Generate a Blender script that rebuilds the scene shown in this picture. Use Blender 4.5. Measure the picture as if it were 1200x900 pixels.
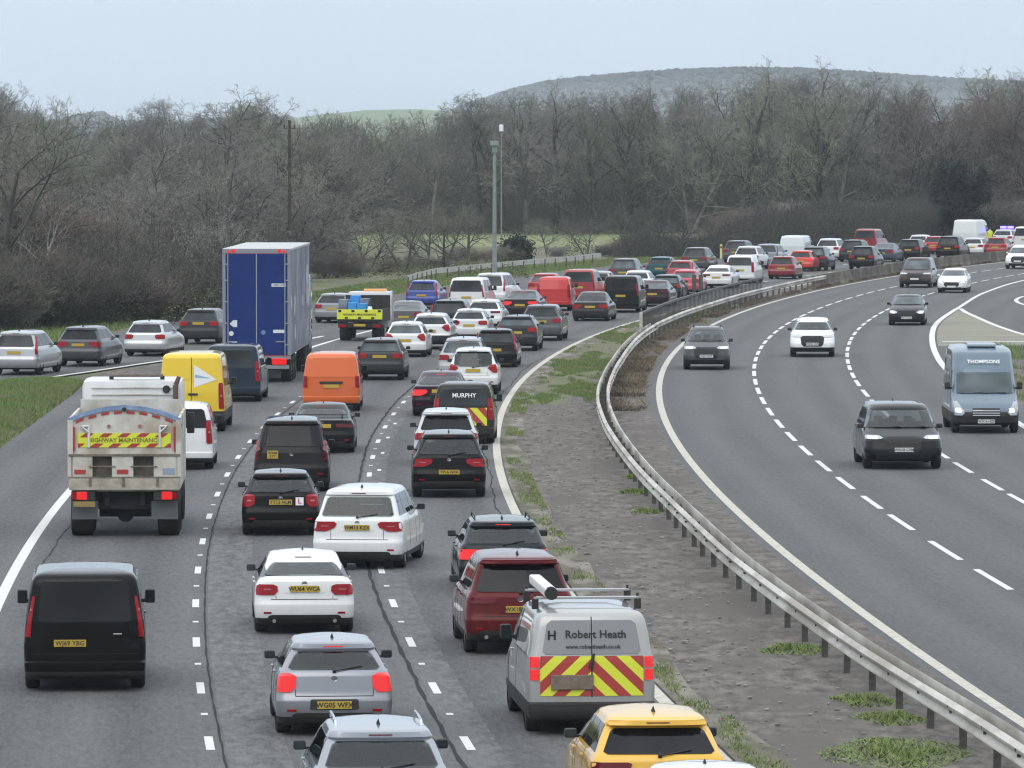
import bpy, bmesh, math, random
from mathutils import Vector, Matrix, Euler
import numpy as np
for o in list(bpy.data.objects): bpy.data.objects.remove(o)
scn = bpy.context.scene
C = scn.collection
R = math.radians
# ------------------------------------------------------------------ camera
HAZE = .00011
CAM_H = 8.9; FPX = 7000.0; HOR = 168.0
PITCH = math.atan((450 - HOR) / FPX)
cd = bpy.data.cameras.new('camera'); cam = bpy.data.objects.new('camera', cd); C.objects.link(cam)
cd.sensor_width = 36; cd.sensor_fit = 'HORIZONTAL'; cd.lens = FPX / 1200 * 36
cd.clip_start = 1; cd.clip_end = 20000
cam.location = (0, 0, CAM_H); cam.rotation_euler = (math.pi/2 - PITCH, 0, 0)
scn.camera = cam
# ------------------------------------------------------------------ light
SUN_EL, SUN_ROT = R(48), R(200)
w = bpy.data.worlds.new('World'); scn.world = w; w.use_nodes = True
nt = w.node_tree; nt.nodes.clear()
out = nt.nodes.new('ShaderNodeOutputWorld'); bg = nt.nodes.new('ShaderNodeBackground')
sky = nt.nodes.new('ShaderNodeTexSky'); sky.sky_type = 'NISHITA'; sky.sun_disc = False
sky.sun_elevation = SUN_EL; sky.sun_rotation = SUN_ROT; sky.dust_density = 3; sky.air_density = 1.0; sky.altitude = 0
tc = nt.nodes.new('ShaderNodeTexCoord'); sep = nt.nodes.new('ShaderNodeSeparateXYZ')
ramp = nt.nodes.new('ShaderNodeValToRGB')      # the overcast layer: brighter overhead than at the horizon
ramp.color_ramp.elements[0].position = 0.0; ramp.color_ramp.elements[0].color = (6.4, 7.5, 8.75, 1)
ramp.color_ramp.elements[1].position = 1.0; ramp.color_ramp.elements[1].color = (15.5, 16.2, 16.9, 1)
e = ramp.color_ramp.elements.new(0.06); e.color = (6.2, 7.4, 8.7, 1)
e = ramp.color_ramp.elements.new(0.35); e.color = (9.6, 10.3, 11.0, 1)
noi = nt.nodes.new('ShaderNodeTexNoise'); noi.inputs['Scale'].default_value = 2.2; noi.inputs['Detail'].default_value = 4
mr = nt.nodes.new('ShaderNodeMapRange'); mr.inputs[1].default_value = .3; mr.inputs[2].default_value = .7; mr.inputs[3].default_value = .93; mr.inputs[4].default_value = 1.07
mul = nt.nodes.new('ShaderNodeVectorMath'); mul.operation = 'SCALE'
mix = nt.nodes.new('ShaderNodeMixRGB'); mix.inputs[0].default_value = .88
L_ = nt.links.new
L_(tc.outputs['Generated'], sep.inputs[0]); L_(sep.outputs['Z'], ramp.inputs[0])
L_(tc.outputs['Generated'], noi.inputs['Vector']); L_(noi.outputs['Fac'], mr.inputs[0])
L_(ramp.outputs['Color'], mul.inputs[0]); L_(mr.outputs[0], mul.inputs['Scale'])
L_(sky.outputs[0], mix.inputs[1]); L_(mul.outputs[0], mix.inputs[2])
L_(mix.outputs[0], bg.inputs['Color']); bg.inputs['Strength'].default_value = 0.122
L_(bg.outputs[0], out.inputs['Surface'])
sd = bpy.data.lights.new('sun', 'SUN'); sun = bpy.data.objects.new('sun', sd); C.objects.link(sun)
sd.energy = 0.85; sd.angle = R(48); sd.color = (1, .96, .9)
sun.rotation_euler = Euler((R(90) - SUN_EL, 0, R(180) - SUN_ROT))
scn.view_settings.view_transform = 'Standard'; scn.view_settings.look = 'None'
scn.view_settings.exposure = 0.0; scn.view_settings.gamma = 1; scn.view_settings.use_curve_mapping = False
scn.render.engine = 'CYCLES'
cy = scn.cycles
cy.use_denoising = True
try: cy.denoiser = 'OPENIMAGEDENOISE'
except Exception: pass
cy.max_bounces = 5; cy.diffuse_bounces = 2; cy.glossy_bounces = 3; cy.volume_bounces = 0; cy.transparent_max_bounces = 8
cy.use_adaptive_sampling = True; cy.adaptive_threshold = 0.02
cy.filter_width = 1.2

# ------------------------------------------------------------------ pixel (1200x900 of the photograph) -> point of the flat ground
def gp(px, py, h=0.0):
    k = (py - 450) / FPX; c, s = math.cos(PITCH), math.sin(PITCH); H = CAM_H - h
    D = H * (c - k*s) / (s + k*c)
    return (px - 600) / FPX * (D*c + H*s), D
# ------------------------------------------------------------------ helpers
def tag(o, label=None, cat=None, group=None, kind=None):
    if label: o['label'] = label
    if cat: o['category'] = cat
    if group: o['group'] = group
    if kind: o['kind'] = kind
    return o
def empty(name, loc=(0,0,0), rz=0, parent=None):
    o = bpy.data.objects.new(name, None); C.objects.link(o); o.location = loc; o.rotation_euler = (0,0,rz)
    o.empty_display_size = .3
    if parent: o.parent = parent
    return o
def link_mesh(name, me, parent=None):
    o = bpy.data.objects.new(name, me); C.objects.link(o)
    if parent is not None: o.parent = parent
    return o
class MB:
    def __init__(s): s.v = []; s.f = []; s.m = []
    def add(s, vs, fs, mi=0):
        n = len(s.v); s.v += [tuple(p) for p in vs]
        for f in fs: s.f.append(tuple(i+n for i in f)); s.m.append(mi)
        return s
    def box(s, x0, x1, y0, y1, z0, z1, mi=0, bev=0):
        if bev <= 0:
            vs = [(x0,y0,z0),(x1,y0,z0),(x1,y1,z0),(x0,y1,z0),(x0,y0,z1),(x1,y0,z1),(x1,y1,z1),(x0,y1,z1)]
            return s.add(vs, [(0,3,2,1),(4,5,6,7),(0,1,5,4),(1,2,6,5),(2,3,7,6),(3,0,4,7)], mi)
        bm = bmesh.new(); bmesh.ops.create_cube(bm, size=1)
        for v in bm.verts: v.co = Vector(((x0+x1)/2 + v.co.x*(x1-x0), (y0+y1)/2 + v.co.y*(y1-y0), (z0+z1)/2 + v.co.z*(z1-z0)))
        bmesh.ops.bevel(bm, geom=list(bm.edges), offset=bev, segments=2, profile=.6, affect='EDGES')
        bm.verts.index_update()
        s.add([v.co[:] for v in bm.verts], [[v.index for v in f.verts] for f in bm.faces], mi); bm.free()
        return s
    def tube(s, p0, p1, r0, r1=None, n=8, mi=0, cap=True):
        r1 = r0 if r1 is None else r1
        p0 = Vector(p0); p1 = Vector(p1); d = (p1-p0)
        if d.length < 1e-6: return s
        d.normalize(); a = d.orthogonal().normalized(); b = d.cross(a)
        vs = []
        for p, r in ((p0, r0), (p1, r1)):
            for k in range(n):
                t = 2*math.pi*k/n; vs.append(p + (a*math.cos(t) + b*math.sin(t))*r)
        fs = [(k, (k+1) % n, n+(k+1) % n, n+k) for k in range(n)]
        if cap: fs += [tuple(range(n))[::-1], tuple(range(n, 2*n))]
        return s.add(vs, fs, mi)
    def path(s, pts, r, n=6, mi=0):
        for a, b in zip(pts, pts[1:]): s.tube(a, b, r, r, n, mi)
        return s
    def lathe_x(s, prof, cx, cy_, cz, n=24, mi=0):
        vs = []; m = len(prof)
        for k in range(n):
            t = 2*math.pi*k/n
            for x, r in prof: vs.append((cx+x, cy_+r*math.cos(t), cz+r*math.sin(t)))
        fs = []
        for k in range(n):
            for j in range(m-1):
                a = k*m+j; b = ((k+1) % n)*m+j
                fs.append((a, b, b+1, a+1))
        return s.add(vs, fs, mi)
    def extrude(s, poly, axis, a, b, mi=0):
        """closed polygon [(p,q)] swept along an axis between a and b; axis 'x': poly=(y,z), 'y': poly=(x,z), 'z': poly=(x,y)"""
        mk = {'x': lambda p, t: (t, p[0], p[1]), 'y': lambda p, t: (p[0], t, p[1]), 'z': lambda p, t: (p[0], p[1], t)}[axis]
        n = len(poly); vs = [mk(p, a) for p in poly] + [mk(p, b) for p in poly]
        fs = [(i, (i+1) % n, n+(i+1) % n, n+i) for i in range(n)] + [tuple(range(n))[::-1], tuple(range(n, 2*n))]
        return s.add(vs, fs, mi)
    def build(s, name, mats, parent=None, smooth=None, fix=True):
        me = bpy.data.meshes.new(name); me.from_pydata(s.v, [], s.f); 
        if not isinstance(mats, (list, tuple)): mats = [mats]
        for m in mats: me.materials.append(m)
        if len(mats) > 1: me.polygons.foreach_set('material_index', s.m)
        if fix and len(s.f) < 60000:
            bm = bmesh.new(); bm.from_mesh(me); bmesh.ops.recalc_face_normals(bm, faces=bm.faces); bm.to_mesh(me); bm.free()
        if smooth is not None:
            me.polygons.foreach_set('use_smooth', [True]*len(me.polygons)); me.set_sharp_from_angle(angle=R(smooth))
        me.update()
        return link_mesh(name, me, parent)
def fastmesh(name, V, F, mats, parent=None, mi=None, smooth=False, k=None):
    """numpy arrays -> mesh; F (n,k)"""
    k = F.shape[1]; me = bpy.data.meshes.new(name)
    me.vertices.add(len(V)); me.vertices.foreach_set('co', np.asarray(V, dtype=np.float32).ravel())
    me.loops.add(F.size); me.loops.foreach_set('vertex_index', F.ravel().astype(np.int32))
    me.polygons.add(len(F)); me.polygons.foreach_set('loop_start', np.arange(0, F.size, k, dtype=np.int32))
    if not isinstance(mats, (list, tuple)): mats = [mats]
    for m in mats: me.materials.append(m)
    if mi is not None: me.polygons.foreach_set('material_index', np.asarray(mi, dtype=np.int32))
    if smooth: me.polygons.foreach_set('use_smooth', np.ones(len(F), dtype=bool))
    me.update(calc_edges=True); me.validate()
    return link_mesh(name, me, parent)
# ------------------------------------------------------------------ materials
def principled(name, col, rough=.5, metal=0, coat=0, spec=.5, emit=None, es=0):
    m = bpy.data.materials.new(name); m.use_nodes = True; b = m.node_tree.nodes['Principled BSDF']
    b.inputs['Base Color'].default_value = (*col, 1); b.inputs['Roughness'].default_value = rough
    b.inputs['Metallic'].default_value = metal; b.inputs['Coat Weight'].default_value = coat
    b.inputs['Coat Roughness'].default_value = .04; b.inputs['Specular IOR Level'].default_value = spec
    if emit: b.inputs['Emission Color'].default_value = (*emit, 1); b.inputs['Emission Strength'].default_value = es
    return m, b
def N(m, t, **kw):
    n = m.node_tree.nodes.new(t)
    for k, v in kw.items():
        if k.startswith('i_'):
            key = k[2:]; key = int(key) if key.isdigit() else key.replace('_', ' ')
            n.inputs[key].default_value = v
        else: setattr(n, k, v)
    return n
def LK(m, a, b): m.node_tree.links.new(a, b)
def noisy(name, c1, c2, scale, rough=.9, detail=6, lo=.35, hi=.65, bump=0, coord='Object', c3=None, s3=.3, metal=0, stretch=None, bs=None, vary=None):
    """base colour from two or three colours mixed by noise"""
    m, b = principled(name, c1, rough, metal)
    tcn = N(m, 'ShaderNodeTexCoord'); src = tcn.outputs[coord]
    if stretch:
        mp = N(m, 'ShaderNodeMapping'); mp.inputs['Scale'].default_value = stretch; LK(m, src, mp.inputs[0]); src = mp.outputs[0]
    n1 = N(m, 'ShaderNodeTexNoise', i_Scale=scale, i_Detail=detail, i_Roughness=.65); LK(m, src, n1.inputs['Vector'])
    mrn = N(m, 'ShaderNodeMapRange'); mrn.inputs[1].default_value = lo; mrn.inputs[2].default_value = hi; LK(m, n1.outputs['Fac'], mrn.inputs[0])
    mx = N(m, 'ShaderNodeMixRGB'); mx.inputs[1].default_value = (*c1, 1); mx.inputs[2].default_value = (*c2, 1); LK(m, mrn.outputs[0], mx.inputs[0])
    col = mx.outputs[0]
    if c3:
        n3 = N(m, 'ShaderNodeTexNoise', i_Scale=s3, i_Detail=5); LK(m, src, n3.inputs['Vector'])
        m3 = N(m, 'ShaderNodeMapRange'); m3.inputs[1].default_value = .45; m3.inputs[2].default_value = .62; LK(m, n3.outputs['Fac'], m3.inputs[0])
        x3 = N(m, 'ShaderNodeMixRGB'); x3.inputs[2].default_value = (*c3, 1); LK(m, m3.outputs[0], x3.inputs[0]); LK(m, col, x3.inputs[1]); col = x3.outputs[0]
    if vary:      # no two plants have quite the same bark
        oi = N(m, 'ShaderNodeObjectInfo'); vr = N(m, 'ShaderNodeMapRange'); vr.inputs[3].default_value = vary[0]; vr.inputs[4].default_value = vary[1]; LK(m, oi.outputs['Random'], vr.inputs[0])
        vm = N(m, 'ShaderNodeVectorMath', operation='SCALE'); LK(m, col, vm.inputs[0]); LK(m, vr.outputs[0], vm.inputs['Scale']); col = vm.outputs[0]
    LK(m, col, b.inputs['Base Color'])
    if bump:
        nb = N(m, 'ShaderNodeTexNoise', i_Scale=bs or scale*2, i_Detail=6, i_Roughness=.7); LK(m, src, nb.inputs['Vector'])
        bp = N(m, 'ShaderNodeBump'); bp.inputs['Strength'].default_value = bump; bp.inputs['Distance'].default_value = .05
        LK(m, nb.outputs['Fac'], bp.inputs['Height']); LK(m, bp.outputs[0], b.inputs['Normal'])
    return m
_pc = {}
def paint(col, metal=0.0, rough=.32, coat=1.0, dirt=.18):
    """car paint with a clear coat and a film of road dirt that thickens in blotches low on the body"""
    dirt *= min(1, .12+max(col)*3)
    if max(col) < .2: col = tuple(c*.6 for c in col)
    key = (tuple(col), metal, rough, coat, dirt)
    if key in _pc: return _pc[key]
    m, b = principled('car_paint', col, rough, metal, coat, .06 if max(col) < .12 else .15)
    b.inputs['Coat IOR'].default_value = 1.21 if max(col) < .12 else 1.42
    t = N(m, 'ShaderNodeTexCoord'); sp = N(m, 'ShaderNodeSeparateXYZ'); LK(m, t.outputs['Object'], sp.inputs[0])
    n1 = N(m, 'ShaderNodeTexNoise', i_Scale=3.5, i_Detail=6, i_Roughness=.7); LK(m, t.outputs['Object'], n1.inputs['Vector'])
    zr = N(m, 'ShaderNodeMapRange'); zr.inputs[1].default_value = .15; zr.inputs[2].default_value = 1.25; zr.inputs[3].default_value = 1; zr.inputs[4].default_value = .12
    LK(m, sp.outputs['Z'], zr.inputs[0])
    mu = N(m, 'ShaderNodeMath', operation='MULTIPLY'); LK(m, zr.outputs[0], mu.inputs[0]); LK(m, n1.outputs['Fac'], mu.inputs[1])
    m2 = N(m, 'ShaderNodeMath', operation='MULTIPLY'); LK(m, mu.outputs[0], m2.inputs[0]); m2.inputs[1].default_value = dirt*2
    mx = N(m, 'ShaderNodeMixRGB'); mx.inputs[1].default_value = (*col, 1); mx.inputs[2].default_value = (.13, .115, .095, 1)
    LK(m, m2.outputs[0], mx.inputs[0]); LK(m, mx.outputs[0], b.inputs['Base Color'])
    cr = N(m, 'ShaderNodeMath', operation='MULTIPLY_ADD'); cr.inputs[1].default_value = .4; cr.inputs[2].default_value = .025
    LK(m, m2.outputs[0], cr.inputs[0]); LK(m, cr.outputs[0], b.inputs['Coat Roughness'])
    _pc[key] = m; return m
M = {}
M['plastic'] = noisy('black_plastic', (.010,.010,.011), (.024,.023,.022), 6, .65)
M['under'] = principled('underbody', (.012,.012,.012), .8)[0]
M['rubber'] = noisy('tyre_rubber', (.010,.010,.010), (.026,.025,.023), 8, .9)
M['alloy'] = principled('alloy_wheel', (.42,.43,.44), .3, .8)[0]
M['alloy_dark'] = principled('dark_alloy_wheel', (.05,.05,.055), .3, .7)[0]
M['steel_wheel'] = principled('steel_wheel', (.18,.18,.18), .45, .5)[0]
M['chrome'] = principled('chrome', (.7,.71,.72), .12, 1)[0]
M['plate_y'] = principled('yellow_plate', (.46,.32,.04), .5)[0]
M['plate_w'] = principled('white_plate', (.62,.62,.60), .5)[0]
M['ink'] = principled('black_lettering', (.012,.012,.012), .5)[0]
M['white_ink'] = principled('white_lettering', (.78,.79,.8), .5)[0]
M['lamp_red'] = principled('red_lamp_lens', (.26,.004,.010), .15, 0, .35, .1)[0]
M['lamp_dark'] = principled('smoked_red_lamp_lens', (.11,.008,.014), .15, 0, .5, .1)[0]
M['lamp_lit'] = principled('lit_brake_lamp', (.30,.006,.008), .15, 0, .5, .1, emit=(1,.035,.035), es=.62)[0]
M['lamp_clear'] = principled('clear_lamp_lens', (.36,.13,.13), .15, 0, .3)[0]
M['lamp_amber'] = principled('lit_indicator', (.7,.25,.02), .2, 0, 1, emit=(1,.42,.05), es=2.5)[0]
M['head'] = principled('headlamp_lens', (.35,.37,.4), .08, .4, 1)[0]
M['head_lit'] = principled('lit_headlamp', (.8,.78,.75), .1, 0, 1, emit=(1,.93,.86), es=3.5)[0]
M['head_warm'] = principled('lit_warm_headlamp', (.8,.6,.5), .1, 0, 1, emit=(1,.6,.48), es=1.6)[0]
M['blue_lamp'] = principled('lit_blue_beacon', (.1,.15,.8), .1, 0, 1, emit=(.14,.09,1), es=5)[0]
M['amber_beacon'] = principled('amber_beacon', (.75,.3,.03), .2, 0, 1, emit=(1,.7,.4), es=.12)[0]
def glassmat(name, base, r=.05, var=.5):
    m, b = principled(name, base, r, 0, 0, .35); b.inputs['IOR'].default_value = 1.38
    t = N(m, 'ShaderNodeTexCoord'); n1 = N(m, 'ShaderNodeTexNoise', i_Scale=.9, i_Detail=1); LK(m, t.outputs['Object'], n1.inputs['Vector'])
    mrn = N(m, 'ShaderNodeMapRange'); mrn.inputs[1].default_value = .35; mrn.inputs[2].default_value = .68; LK(m, n1.outputs['Fac'], mrn.inputs[0])
    mx = N(m, 'ShaderNodeMixRGB'); mx.inputs[1].default_value = (*base, 1); mx.inputs[2].default_value = (*[c*(1+var*4)+.004 for c in base], 1)
    LK(m, mrn.outputs[0], mx.inputs[0]); LK(m, mx.outputs[0], b.inputs['Base Color']); return m
M['glass'] = glassmat('window_glass', (.012,.015,.017), .04, .5)
M['glass_lt'] = glassmat('clear_window_glass', (.040,.050,.054), .04, .45)
M['glass_dk'] = glassmat('privacy_glass', (.004,.004,.005), .05, .3)
def clearglass():
    m = bpy.data.materials.new('clear_glass'); m.use_nodes = True; n = m.node_tree; n.nodes.clear()
    o = n.nodes.new('ShaderNodeOutputMaterial'); mx = n.nodes.new('ShaderNodeMixShader'); t = n.nodes.new('ShaderNodeBsdfTransparent'); g = n.nodes.new('ShaderNodeBsdfGlossy'); f = n.nodes.new('ShaderNodeFresnel')
    t.inputs[0].default_value = (.50, .56, .56, 1); g.inputs['Roughness'].default_value = .03; g.inputs[0].default_value = (.9, .93, .95, 1); f.inputs['IOR'].default_value = 1.55
    n.links.new(f.outputs[0], mx.inputs[0]); n.links.new(t.outputs[0], mx.inputs[1]); n.links.new(g.outputs[0], mx.inputs[2]); n.links.new(mx.outputs[0], o.inputs[0]); return m
M['clear'] = clearglass()
M['seat'] = noisy('seat_fabric', (.020,.020,.022), (.035,.035,.038), 12, .9)
M['hi_yellow'] = principled('fluorescent_yellow', (.62,.66,.04), .5)[0]
M['hi_red'] = principled('reflective_red', (.35,.035,.03), .5)[0]
# ------------------------------------------------------------------ vehicle shells: a stack of rounded plan outlines
def lerp_tab(tab, z):
    if z <= tab[0][0]: return tab[0][1]
    for (a, fa), (b, fb) in zip(tab, tab[1:]):
        if z <= b: return fa + (fb-fa)*(z-a)/max(b-a, 1e-9)
    return tab[-1][1]
class Shell:
    def __init__(s, L, wid, rear, front, cr=.16, cf=.34, br=.05, bf=.10):
        s.L, s.wid, s.rt, s.ft = L, wid, rear, front; s.cr, s.cf, s.br, s.bf = cr, cf, br, bf
        zs = sorted({round(z, 4) for t in (wid, rear, front) for z, _ in t}); s.zs = []
        for a, b in zip(zs, zs[1:]):
            n = max(1, int((b-a)/.07)); s.zs += [a+(b-a)*k/n for k in range(n)]
        s.zs.append(zs[-1])
    def hw(s, z): return lerp_tab(s.wid, z)
    def rear(s, x, z):
        h = s.hw(z); cr = min(s.cr, h*.8); a = min(abs(x)/h, 1); y = lerp_tab(s.rt, z) + s.br*a*a
        d = abs(x)-(h-cr)
        if d > 0: y += cr - math.sqrt(max(cr*cr-min(d, cr)**2, 0))
        return y
    def front(s, x, z):
        h = s.hw(z); cf = min(s.cf, h*.8); a = min(abs(x)/h, 1); y = s.L - lerp_tab(s.ft, z) - s.bf*a*a
        d = abs(x)-(h-cf)
        if d > 0: y -= (cf - math.sqrt(max(cf*cf-min(d, cf)**2, 0)))*1.25
        return y
    def side(s, y, z):
        h = s.hw(z); cr = min(s.cr, h*.8); y0 = lerp_tab(s.rt, z)+s.br
        if y < y0+cr:
            d = min(max(cr-(y-y0), 0), cr); return h-cr+math.sqrt(max(cr*cr-d*d, 0))
        cf = min(s.cf, h*.8); y1 = s.L - lerp_tab(s.ft, z)-s.bf
        if y > y1-cf*1.25:
            d = min(max((y-(y1-cf*1.25))/1.25, 0), cf); return h-cf+math.sqrt(max(cf*cf-d*d, 0))
        return h
    def mesh(s, clad=0.0):
        NR, NS = 7, 5; V = []; F = []; mi = []
        for z in s.zs:
            h = s.hw(z); ring = []
            def spread(c, n): # x samples, dense in the corner
                xs = [(h-c)*k/n for k in range(n)]
                return xs + [h-c+c*math.sin(t*math.pi/8) for t in range(0, 5)]
            cr = min(s.cr, h*.8); cf = min(s.cf, h*.8)
            xr = spread(cr, NR-4); xf = spread(cf, NR-4)
            right = [(x, s.rear(x, z)) for x in xr]
            ya = right[-1][1]; fr = [(x, s.front(x, z)) for x in xf]; yb = fr[-1][1]
            if yb < ya+.05:
                m_ = (ya+yb)/2; yb = ya = m_
            right += [(h, ya+(yb-ya)*k/NS) for k in range(1, NS)] + fr[::-1]
            ring = right + [(-x, y) for x, y in right[-2:0:-1]]
            V.append([(x, y, z) for x, y in ring])
        n = len(V[0]); vs = [p for r in V for p in r]
        for i in range(len(V)-1):
            zc = (s.zs[i]+s.zs[i+1])/2
            for k in range(n):
                F.append((i*n+k, i*n+(k+1) % n, (i+1)*n+(k+1) % n, (i+1)*n+k)); mi.append(1 if zc < clad else 0)
        F.append(tuple(range(n))[::-1]); mi.append(1)
        F.append(tuple(range((len(V)-1)*n, len(V)*n))); mi.append(0)
        mb = MB(); mb.v = vs; mb.f = F; mb.m = mi; return mb
    # patches that follow the skin; rows: [(z, a, b)] from low to high
    def rows(s, rows):
        out = []; zz = sorted({r[0] for r in rows} | {z for z in s.zs if rows[0][0] < z < rows[-1][0]})
        for z in zz: out.append((z, lerp_tab([(r[0], r[1]) for r in rows], z), lerp_tab([(r[0], r[2]) for r in rows], z)))
        return out
    def patch(s, mb, face, rows, off=.008, n=8, mi=0, sink=.02):
        rr = s.rows(rows); m = len(rr); vs = []
        def pt(u, z, o):
            if face == 'rear':
                return (u, s.rear(u, z)-o, z)
            if face == 'front':
                return (u, s.front(u, z)+o, z)
            if face == 'right': return (s.side(u, z)+o, u, z)
            return (-s.side(u, z)-o, u, z)
        for z, a, b in rr:
            for k in range(n+1): vs.append(pt(a+(b-a)*k/n, z, off))
        fs = [(i*(n+1)+k, i*(n+1)+k+1, (i+1)*(n+1)+k+1, (i+1)*(n+1)+k) for i in range(m-1) for k in range(n)]
        # rim folded back into the skin
        edge = [k for k in range(n+1)] + [i*(n+1)+n for i in range(1, m)] + [(m-1)*(n+1)+k for k in range(n-1, -1, -1)] + [i*(n+1) for i in range(m-2, 0, -1)]
        base = len(vs)
        for e_ in edge:
            i, k = divmod(e_, n+1); z, a, b = rr[i]; vs.append(pt(a+(b-a)*k/n, z, -sink))
        q = len(edge)
        fs += [(edge[j], edge[(j+1) % q], base+(j+1) % q, base+j) for j in range(q)]
        mb.add(vs, fs, mi); return mb
KIND = {}
def car_shell(kind, L, W, H):
    h = W/2
    if kind in ('hatch', 'suv', 'mpv', 'estate', 'sedan', 'coupe'):
        g = {'hatch': -.02, 'suv': .05, 'mpv': .0, 'estate': -.02, 'sedan': -.02, 'coupe': -.03}[kind]      # ground clearance / sill lift
        belt = {'hatch': .97, 'suv': 1.07, 'mpv': 1.08, 'estate': .96, 'sedan': .96, 'coupe': .92}[kind]
        rake = {'hatch': .42, 'suv': .34, 'mpv': .30, 'estate': .46, 'sedan': .72, 'coupe': .7}[kind]
        rw = h - {'hatch': .27, 'suv': .29, 'mpv': .25, 'estate': .26, 'sedan': .28, 'coupe': .28}[kind]
        wid = [(.17+g, h-.10), (.21+g, h-.035), (.36+g, h-.012), (.55+g, h), (.74+g/2, h-.01), (belt-.08, h-.035), (belt, h-.075), (belt+.03, h-.10),
               (H-.20, rw+.055), (H-.11, rw+.01), (H-.065, rw-.015), (H-.045, rw-.04), (H-.028, rw-.10), (H-.012, rw-.24), (H, rw-.46)]
        low = [(.17+g, .2), (.22+g, .08), (.32+g, .02), (.42+g, 0), (.56+g, .005), (.61+g, .03)]
        if kind in ('sedan', 'coupe'):
            dk = belt+.03
            rear = low + [(.68+g, .05), (dk-.10, .075), (dk-.03, .085), (dk, .13), (dk+.025, .40), (dk+.05, .58), (H-.11, .58+rake), (H-.065, .67+rake), (H-.045, .74+rake), (H-.028, .86+rake), (H-.012, 1.0+rake), (H, 1.1+rake)]
        else:
            rear = low + [(.66+g, .055), (belt-.06, .10), (belt, .14), (H-.17, .12+rake*.95), (H-.14, .06+rake), (H-.075, .07+rake), (H-.05, .12+rake), (H-.030, .36+rake), (H-.012, .72+rake), (H, .92+rake)]
        cowl = belt+.03
        hl = {'suv': .98, 'mpv': .85}.get(kind, 1.1)
        front = [(.17+g, .24), (.24+g, .09), (.36+g, .0), (.52+g, .01), (.62+g/2, .06), (.72+g, .15), (.80+g, .30), (cowl-.05, hl-.12), (cowl, hl), (H-.11, hl+.78), (H-.065, hl+.90), (H-.035, hl+1.0), (H-.012, hl+1.15), (H, hl+1.25)]
        s = Shell(L, wid, rear, front, cf=.26 if kind == 'suv' else .34); s.belt = belt; s.rw = rw; s.g = g; s.hl = hl; s.rake = rake
    else:
        if kind == 'van':     # medium panel van, about 1.95 m
            belt, rw, hl, g = 1.16, h-.17, .78, -.02
        elif kind == 'smallvan': belt, rw, hl, g = 1.12, h-.18, .80, -.03
        else: belt, rw, hl, g = 1.28, h-.16, .72, .04     # large van
        wid = [(.22+g, h-.07), (.28+g, h-.02), (.45+g, h-.005), (.75, h), (belt, h-.03), (belt+.1, h-.05), ((belt+H)/2, h-.09), (H-.16, rw+.03), (H-.09, rw-.01), (H-.05, rw-.06), (H-.02, rw-.2), (H, rw-.42)]
        rear = [(.22+g, .16), (.28+g, .04), (.36+g, 0), (.50+g, 0), (.53+g, .05), (belt, .075), (H-.16, .20), (H-.09, .25), (H-.05, .34), (H-.02, .6), (H, .95)]
        if kind == 'bigvan':
            front = [(.22+g, .2), (.3+g, .05), (.5+g, 0), (.72, .03), (.86, .13), (1.12, .60), (1.20, .72), (1.84, 1.22), (1.92, 1.26), (H-.20, 1.66), (H-.09, 1.95), (H-.05, 2.15), (H-.02, 2.4), (H, 2.8)]
        else:
            front = [(.22+g, .22), (.3+g, .06), (.45+g, 0), (.65+g, .02), (.85, .12), (.95, .28), (belt-.02, .80), (belt+.02, .88), (H-.12, 1.62), (H-.09, 1.70), (H-.05, 1.86), (H-.02, 2.2), (H, 2.6)]
        s = Shell(L, wid, rear, front, cr=.10, cf=.36, br=.035, bf=.12); s.belt = belt; s.rw = rw; s.g = g; s.hl = hl; s.rake = .1
    s.kind = kind; s.H = H; s.W = W; return s
DG = None
def boolean_cut(body, *cut):
    for c_ in cut: md = body.modifiers.new('cut', 'BOOLEAN'); md.operation = 'DIFFERENCE'; md.solver = 'EXACT'; md.object = c_
    dg = bpy.context.evaluated_depsgraph_get(); dg.update()
    me = bpy.data.meshes.new_from_object(body.evaluated_get(dg))
    old = body.data; body.modifiers.clear(); body.data = me; bpy.data.meshes.remove(old)
    for c_ in cut: cme = c_.data; bpy.data.objects.remove(c_); bpy.data.meshes.remove(cme)
def wheel(parent, x, y, r, wd, rim_mat, side, detail=True):
    """tyre with a tread shoulder; the rim and its spokes are a sub-part"""
    prof = [(-wd/2, r*.66), (-wd/2, r*.86), (-wd/2+.02, r*.965), (-wd/2+.045, r), (wd/2-.045, r), (wd/2-.02, r*.965), (wd/2, r*.86), (wd/2, r*.66)]
    mb = MB().lathe_x(prof, x, y, r, 28 if detail else 16)
    t = mb.build('wheel', M['rubber'], parent, smooth=40)
    if detail:
        q = MB(); xo = x + side*(wd/2-.02)
        q.lathe_x([(0, r*.67), (side*-.03, r*.60), (side*-.12, r*.58)], xo, y, r, 28)
        q.lathe_x([(side*.005, .001), (side*.005, .05), (side*-.03, .06)], xo, y, r, 12)
        for k in range(5):
            a = 2*math.pi*k/5+.3
            for d_ in (-.09, .09):
                c0 = Vector((xo-side*.01, y+math.cos(a+d_*2)*.04, r+math.sin(a+d_*2)*.04)); c1 = Vector((xo-side*.012, y+math.cos(a+d_)*r*.62, r+math.sin(a+d_)*r*.62))
                q.tube(c0, c1, .022, .016, 5)
        q.build('rim', [rim_mat], t, smooth=40)
    return t
_tc = {}
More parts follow.
